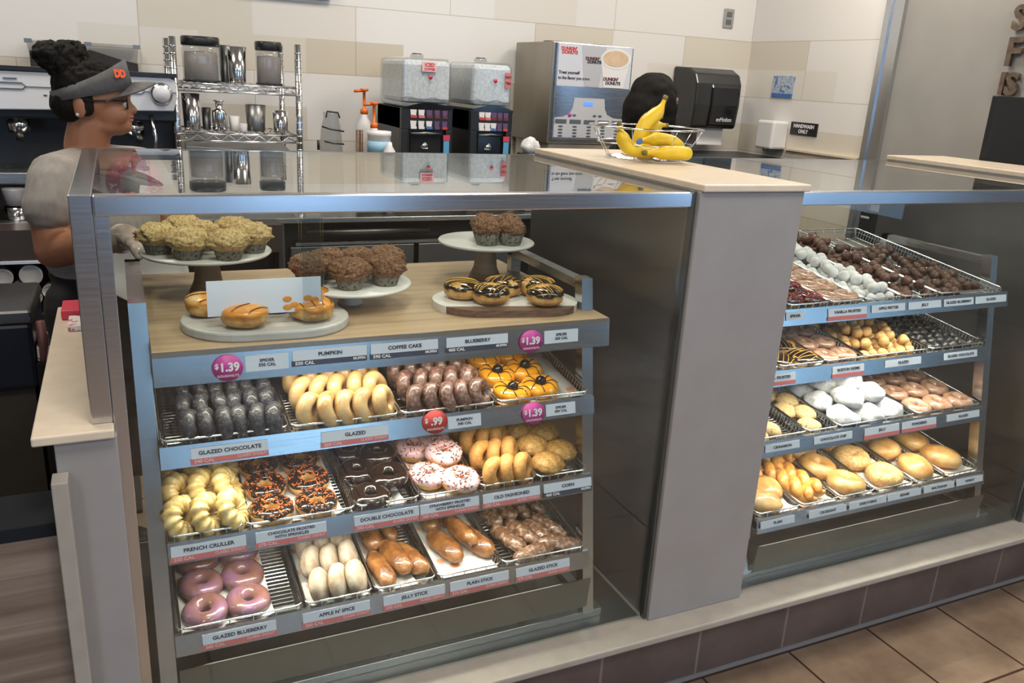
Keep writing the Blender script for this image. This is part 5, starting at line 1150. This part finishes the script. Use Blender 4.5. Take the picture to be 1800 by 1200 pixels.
def cap(m, pts, rs, n=16, k=6):
    """tapered limb through pts with round ends"""
    P = [Vector(p) for p in pts]; Q = []; Rr = []
    d = (P[0]-P[1]).normalized()
    for j in range(3): a = (j+.3)/3*PI/2; Q.append(P[0]+d*rs[0]*math.cos(a)); Rr.append(rs[0]*math.sin(a))
    for i in range(len(P)-1):
        for j in range(k):
            f = j/k; Q.append(P[i].lerp(P[i+1], f)); Rr.append(rs[i]+(rs[i+1]-rs[i])*f)
    Q.append(P[-1]); Rr.append(rs[-1]); d = (P[-1]-P[-2]).normalized()
    for j in range(3): a = (2.7-j)/3*PI/2; Q.append(P[-1]+d*rs[-1]*math.cos(a)); Rr.append(rs[-1]*math.sin(a))
    m.tube(Q, Rr, n); return m
def E_(m, c, r, rz=0, ry=0, nu=24, nv=16):
    T = Matrix.Translation(c) @ RZ(R(rz)).to_4x4() @ RY(R(ry)).to_4x4(); return m.ell((0, 0, 0), r, nu, nv, T=T)
def hand(m, w, d, nrm, inf=0.0, curl=.35, side=1):
    """palm and five fingers from wrist w along d; nrm is the back of the hand"""
    d = Vector(d).normalized(); n = Vector(nrm); n = (n-d*n.dot(d)).normalized(); s = d.cross(n)*side; w = Vector(w)
    pc = w+d*.045
    for a in (-.022, -.008, .008, .022):
        cap(m, [w+d*.008+s*a*.6, w+d*.045+s*a, w+d*.082+s*a*1.05], [.0125+inf, .0140+inf, .0115+inf], 10, 4)
    for i, (a, L) in enumerate([(-.028, .052), (-.0095, .066), (.0095, .070), (.028, .062)]):
        b = w+d*.084+s*a; p = [b]; dd = d.copy(); dirs = (dd+s*a*4).normalized()
        for seg, (l, c) in enumerate([(.46, curl), (.30, curl*1.2), (.24, curl)]):
            dirs = (dirs*math.cos(c)-n*math.sin(c)).normalized(); nn = n; p.append(p[-1]+dirs*L*l); n2 = n
        cap(m, p, [.0092+inf, .0084+inf, .0076+inf, .0066+inf], 10, 3)
    b = w+d*.022+s*.026; p1 = b+(d*.5+s*.62-n*.35).normalized()*.036; p2 = p1+(d*.82+s*.15-n*.45).normalized()*.030
    cap(m, [b, p1, p2], [.0135+inf, .0105+inf, .0085+inf], 10, 4)
T1 = thing('person', 'person in grey t-shirt and charcoal visor with black bun, reaching into the left case', 'person', (-.03, 1.17, 0))
Yc = 1.15
m = MB()
E_(m, (-.008, Yc, 1.432), (.094, .074, .076)); E_(m, (-.020, Yc, 1.415), (.078, .072, .072)); E_(m, (.030, Yc, 1.385), (.050, .060, .066)); E_(m, (.046, Yc, 1.350), (.036, .040, .030)); E_(m, (.020, Yc, 1.346), (.050, .052, .028))
for sgn in (-1, 1):
    E_(m, (.040, Yc+sgn*.032, 1.378), (.034, .028, .032)); E_(m, (-.040, Yc+sgn*.074, 1.392), (.017, .007, .027), rz=sgn*18); E_(m, (.066, Yc+sgn*.030, 1.420), (.016, .024, .010))
E_(m, (.069, Yc, 1.342), (.014, .018, .015)); E_(m, (.066, Yc, 1.421), (.016, .040, .014))
cap(m, [(.070, Yc, 1.414), (.084, Yc, 1.396), (.089, Yc, 1.388)], [.008, .010, .0115], 10, 3); E_(m, (.080, Yc-.010, 1.386), (.010, .009, .007)); E_(m, (.080, Yc+.010, 1.386), (.010, .009, .007))
E_(m, (.074, Yc, 1.370), (.013, .024, .0065)); E_(m, (.072, Yc, 1.359), (.012, .021, .0070))
cap(m, [(-.018, Yc, 1.355), (-.035, 1.155, 1.29), (-.02, 1.165, 1.22)], [.054, .056, .075])
for (px_, py_, s_) in ((-.105, 1.035, 1), (.095, 1.295, 1)): cap(m, [(-.02, 1.165, 1.235), (px_, py_, 1.225)], [.062, .050])
for z_, a_, b_ in ((1.17, .165, .118), (1.07, .160, .125), (.97, .160, .130), (.88, .172, .128)): E_(m, (-.012, 1.165, z_), (a_, b_, .10), rz=52)
# arms: near arm reaches forward into the case, far arm holds a tray
cap(m, [(-.112, 1.025, 1.215), (-.125, 1.00, 1.12), (-.128, .985, 1.040)], [.052, .052, .046])
cap(m, [(-.128, .985, 1.040), (-.045, .86, 1.080), (.048, .705, 1.122)], [.046, .040, .026])
dH = Vector((.055, -.150, .014)); hand(m, (.048, .705, 1.122), dH, (-.15, 0, 1), 0, .30, -1)
cap(m, [(.110, 1.315, 1.205), (.150, 1.31, 1.11), (.170, 1.27, 1.015)], [.050, .046, .040]); cap(m, [(.170, 1.27, 1.015), (.165, 1.15, .99), (.155, 1.055, .972)], [.040, .036, .026])
hand(m, (.155, 1.055, .972), (-.35, -1, -.02), (.2, 0, 1), 0, .55, 1)
cap(m, [(-.070, 1.09, .86), (-.085, 1.06, .48), (-.095, 1.12, .10)], [.098, .060, .042]); cap(m, [(.030, 1.22, .86), (-.045, 1.23, .48), (-.075, 1.26, .10)], [.098, .060, .042])
fuse(m, 'body', 'skin', T1, .0052, 3)
m = MB()
for z_, a_, b_ in ((1.19, .176, .122), (1.08, .172, .134), (.99, .174, .140)): E_(m, (-.012, 1.165, z_), (a_, b_, .105), rz=52)
cap(m, [(-.02, 1.165, 1.222), (-.108, 1.030, 1.222), (-.128, .985, 1.150)], [.072, .064, .064]); cap(m, [(-.02, 1.165, 1.222), (.100, 1.30, 1.215), (.140, 1.31, 1.130)], [.072, .062, .060])
cap(m, [(-.035, 1.16, 1.272), (-.02, 1.165, 1.22)], [.052, .07])
fuse(m, 'tshirt', 'tee', T1, .0058, 3, disp=lambda p: .0035*nz(p, 14, 1)+.003*math.sin(p.z*60+p.x*40)*nz(p, 8, 4))
m = MB()
for z_, a_, b_ in ((.95, .165, .137), (.86, .182, .138)): E_(m, (-.012, 1.165, z_), (a_, b_, .09), rz=52)
cap(m, [(-.070, 1.09, .86), (-.085, 1.06, .48), (-.095, 1.12, .06)], [.108, .074, .058]); cap(m, [(.030, 1.22, .86), (-.045, 1.23, .48), (-.075, 1.26, .06)], [.108, .074, .058])
fuse(m, 'trousers', 'trous', T1, .008, 3)
# black waist apron
m = MB(); V = []; n = 14
for j in range(9):
    for i in range(n+1):
        a = R(-75+150*i/n)-R(38); rr = .172+.012*math.sin(i*1.4+j*.5)*j/8; V.append((-.012+rr*1.0*math.cos(a), 1.165+rr*math.sin(a), .985-.43*j/8))
m.add(V, [(j*(n+1)+i, j*(n+1)+i+1, (j+1)*(n+1)+i+1, (j+1)*(n+1)+i) for j in range(8) for i in range(n)], 0, True)
o = m.build('apron', 'trous', T1); so = o.modifiers.new('thick', 'SOLIDIFY'); so.thickness = .004
for (x_, y_) in ((-.075, 1.12), (-.055, 1.26)):
    m = MB(); E_(m, (x_+.02, y_-.02, .040), (.115, .045, .040), rz=-30); fuse(m, 'shoe', 'black', T1, .008, 2)
m = MB(); hand(m, (.048, .705, 1.122), dH, (-.15, 0, 1), .0026, .30, -1); cap(m, [(.033, .730, 1.115), (.048, .705, 1.122)], [.036, .031])
fuse(m, 'glove', 'glove', T1, .004, 2, disp=lambda p: .0022*nz(p, 60, 2)); m = MB(); hand(m, (.155, 1.055, .972), (-.35, -1, -.02), (.2, 0, 1), .0022, .55, 1); fuse(m, 'glove', 'glove', T1, .004, 2)
# hair
m = MB(); E_(m, (-.018, Yc, 1.447), (.088, .079, .074)); E_(m, (-.055, Yc, 1.400), (.058, .068, .052)); E_(m, (-.065, Yc, 1.500), (.056, .050, .040)); E_(m, (-.098, Yc-.01, 1.520), (.042, .042, .034)); E_(m, (-.050, Yc, 1.532), (.042, .042, .026)); E_(m, (-.025, Yc-.071, 1.400), (.020, .008, .032))
fuse(m, 'hair', 'hair', T1, .0045, 2, disp=lambda p: .006*nz(p, 60, 3)*(1 if p.z > 1.47 else .4)+(.008*nz(p, 120, 9) if p.z > 1.485 else 0))
# visor: band and brim
def visor(T, cx, cy, cz):
    m = MB(); n = 48; V = []
    for k in range(n):
        a = 2*PI*k/n; c_, s_ = math.cos(a), math.sin(a); f = (1+c_)/2
        zc = cz+.022*c_; h0 = -.012; h1 = .014+.046*f**1.3
        for (rr, hh) in ((0, h0), (-.004*f, h1), (-.004-.004*f, h1), (-.004, h0)):
            lean = 1-.10*(hh/.058 if hh > 0 else 0)*f
            V.append((cx+(.101+rr)*c_*lean, cy+(.083+rr)*s_*lean, zc+hh))
    F = [(k*4+j, ((k+1) % n)*4+j, ((k+1) % n)*4+(j+1) % 4, k*4+(j+1) % 4) for k in range(n) for j in range(4)]
    m.add(V, F, 0, True).build('visor_band', 'visor', T)
    m = MB(); V = []; nu, nv = 20, 8
    for j in range(nv+1):
        for i in range(nu+1):
            a = R(-72+144*i/nu); u = j/nv; ext = .062*math.cos(a)**.6*u
            x = cx+(.096*math.cos(a))+ext*1.0; y = cy+.082*math.sin(a)*(1+.10*u); V.append((x, y, cz+.015+.004*math.cos(a)+.012*u-.050*(abs(math.sin(a))**2)*(1-.25*u)-.008*u*u))
    m.add(V, [(j*(nu+1)+i, j*(nu+1)+i+1, (j+1)*(nu+1)+i+1, (j+1)*(nu+1)+i) for j in range(nv) for i in range(nu)], 0, True)
    o = m.build('visor_brim', 'visor', T); so = o.modifiers.new('t', 'SOLIDIFY'); so.thickness = .004
    return o
visor(T1, -.008, Yc, 1.437)
text('DD', .026, (.062, 1.088, 1.482), T1, 'orangeink', rot=(PI/2-.15, 0, R(48)), bold=.002, name='visor_logo')
# glasses, eye, lips, earring
m = MB()
for sgn in (-1, 1):
    m.tube([(.074+.004*math.cos(2*PI*k/20)*0, Yc+sgn*.034+.023*math.cos(2*PI*k/20), 1.408+.015*math.sin(2*PI*k/20)) for k in range(20)], .0024, 6, True)
    m.tube([(.074, Yc+sgn*.057, 1.414), (.03, Yc+sgn*.072, 1.415), (-.030, Yc+sgn*.078, 1.410)], .0024, 6)
m.tube([(.074, Yc-.011, 1.412), (.082, Yc, 1.415), (.074, Yc+.011, 1.412)], .002, 6)
m.build('glasses', 'black', T1)
for sgn in (-1, 1):
    e = MB().ell((.0635, Yc+sgn*.030, 1.405), (.012, .012, .011), 16, 10).build('eye', 'white', T1); MB().ell((.0728, Yc+sgn*.030, 1.405), (.0035, .0055, .0055), 12, 8).build('iris', 'black', e)
MB().ell((.079, Yc, 1.3705), (.010, .021, .0042), 16, 8).ell((.077, Yc, 1.3615), (.010, .019, .0050), 16, 8).build('lips', 'lips', T1)
MB().ell((-.046, Yc-.080, 1.376), (.0045, .004, .0045), 12, 8).build('earring', 'silver', T1)
TT = Matrix.Translation((.085, .935, .978)) @ RX(R(38)).to_4x4()
tag(MB().lathe([(.098, 0), (.105, .010), (.102, .011), (.095, .004), (0, .004)], n=48, T=TT).build('round_tray', 'traygrey'), 'round grey tray held low by the employee behind the yellow muffins', 'tray')

T2 = thing('person', 'person with long black hair facing right behind the bananas', 'person', (2.04, 1.6, 0)); Y2 = 1.60; cx = 2.085
m = MB(); E_(m, (cx, Y2, 1.49), (.090, .074, .082)); E_(m, (cx+.045, Y2, 1.440), (.052, .058, .070)); E_(m, (cx+.066, Y2, 1.395), (.032, .036, .026))
cap(m, [(cx+.088, Y2, 1.465), (cx+.105, Y2, 1.436)], [.008, .013], 10, 3); E_(m, (cx+.094, Y2, 1.415), (.012, .022, .010)); E_(m, (cx+.085, Y2, 1.480), (.014, .042, .014))
for sgn in (-1, 1): E_(m, (cx+.055, Y2+sgn*.032, 1.430), (.032, .026, .030)); E_(m, (cx-.01, Y2+sgn*.074, 1.45), (.016, .007, .027))
cap(m, [(cx-.01, Y2, 1.41), (cx-.03, Y2, 1.30), (cx-.03, Y2, 1.25)], [.052, .055, .075])
for z_, a_, b_ in ((1.18, .115, .18), (1.05, .115, .15), (.92, .125, .165)): E_(m, (cx-.035, Y2, z_), (a_, b_, .11))
for sgn in (-1, 1):
    cap(m, [(cx-.035, Y2+sgn*.165, 1.245), (cx-.04, Y2+sgn*.19, 1.10), (cx-.01, Y2+sgn*.19, .97)], [.050, .045, .038]); cap(m, [(cx-.01, Y2+sgn*.19, .97), (cx+.20, Y2+sgn*.15, 1.00)], [.038, .026])
    hand(m, (cx+.20, Y2+sgn*.15, 1.00), (1, -.15*sgn, .05), (0, 0, 1), 0, .4, -sgn)
    cap(m, [(cx-.035, Y2+sgn*.085, .86), (cx-.03, Y2+sgn*.09, .48), (cx-.05, Y2+sgn*.09, .10)], [.095, .060, .042])
fuse(m, 'body', 'skin2', T2, .0065, 3)
m = MB()
for z_, a_, b_ in ((1.18, .125, .19), (1.05, .125, .165), (.94, .135, .175)): E_(m, (cx-.035, Y2, z_), (a_, b_, .12))
for sgn in (-1, 1): cap(m, [(cx-.035, Y2+sgn*.10, 1.24), (cx-.035, Y2+sgn*.168, 1.240), (cx-.04, Y2+sgn*.19, 1.11)], [.07, .062, .057])
fuse(m, 'shirt', 'trous', T2, .008, 3)
m = MB()
for sgn in (-1, 1): cap(m, [(cx-.035, Y2+sgn*.085, .86), (cx-.03, Y2+sgn*.09, .48), (cx-.05, Y2+sgn*.09, .06)], [.108, .074, .058])
E_(m, (cx-.035, Y2, .88), (.13, .172, .11)); fuse(m, 'trousers', 'trous', T2, .009, 3)
for sgn in (-1, 1): m = MB(); E_(m, (cx-.01, Y2+sgn*.09, .040), (.125, .045, .040)); fuse(m, 'shoe', 'black', T2, .008, 2)
m = MB(); E_(m, (cx-.012, Y2, 1.498), (.104, .086, .086)); E_(m, (cx-.050, Y2, 1.42), (.090, .096, .12)); E_(m, (cx-.060, Y2, 1.28), (.085, .105, .13)); E_(m, (cx+.0, Y2-.078, 1.42), (.062, .018, .10)); E_(m, (cx+.0, Y2+.078, 1.42), (.062, .018, .10))
fuse(m, 'hair', 'hair', T2, .006, 3, disp=lambda p: .004*nz(p, 30, 3))
for sgn in (-1, 1): MB().ell((cx+.086, Y2+sgn*.031, 1.461), (.010, .010, .008), 14, 8).build('eye', 'black', T2)
MB().ell((cx+.102, Y2, 1.413), (.008, .020, .008), 14, 8).build('lips', 'lips', T2)
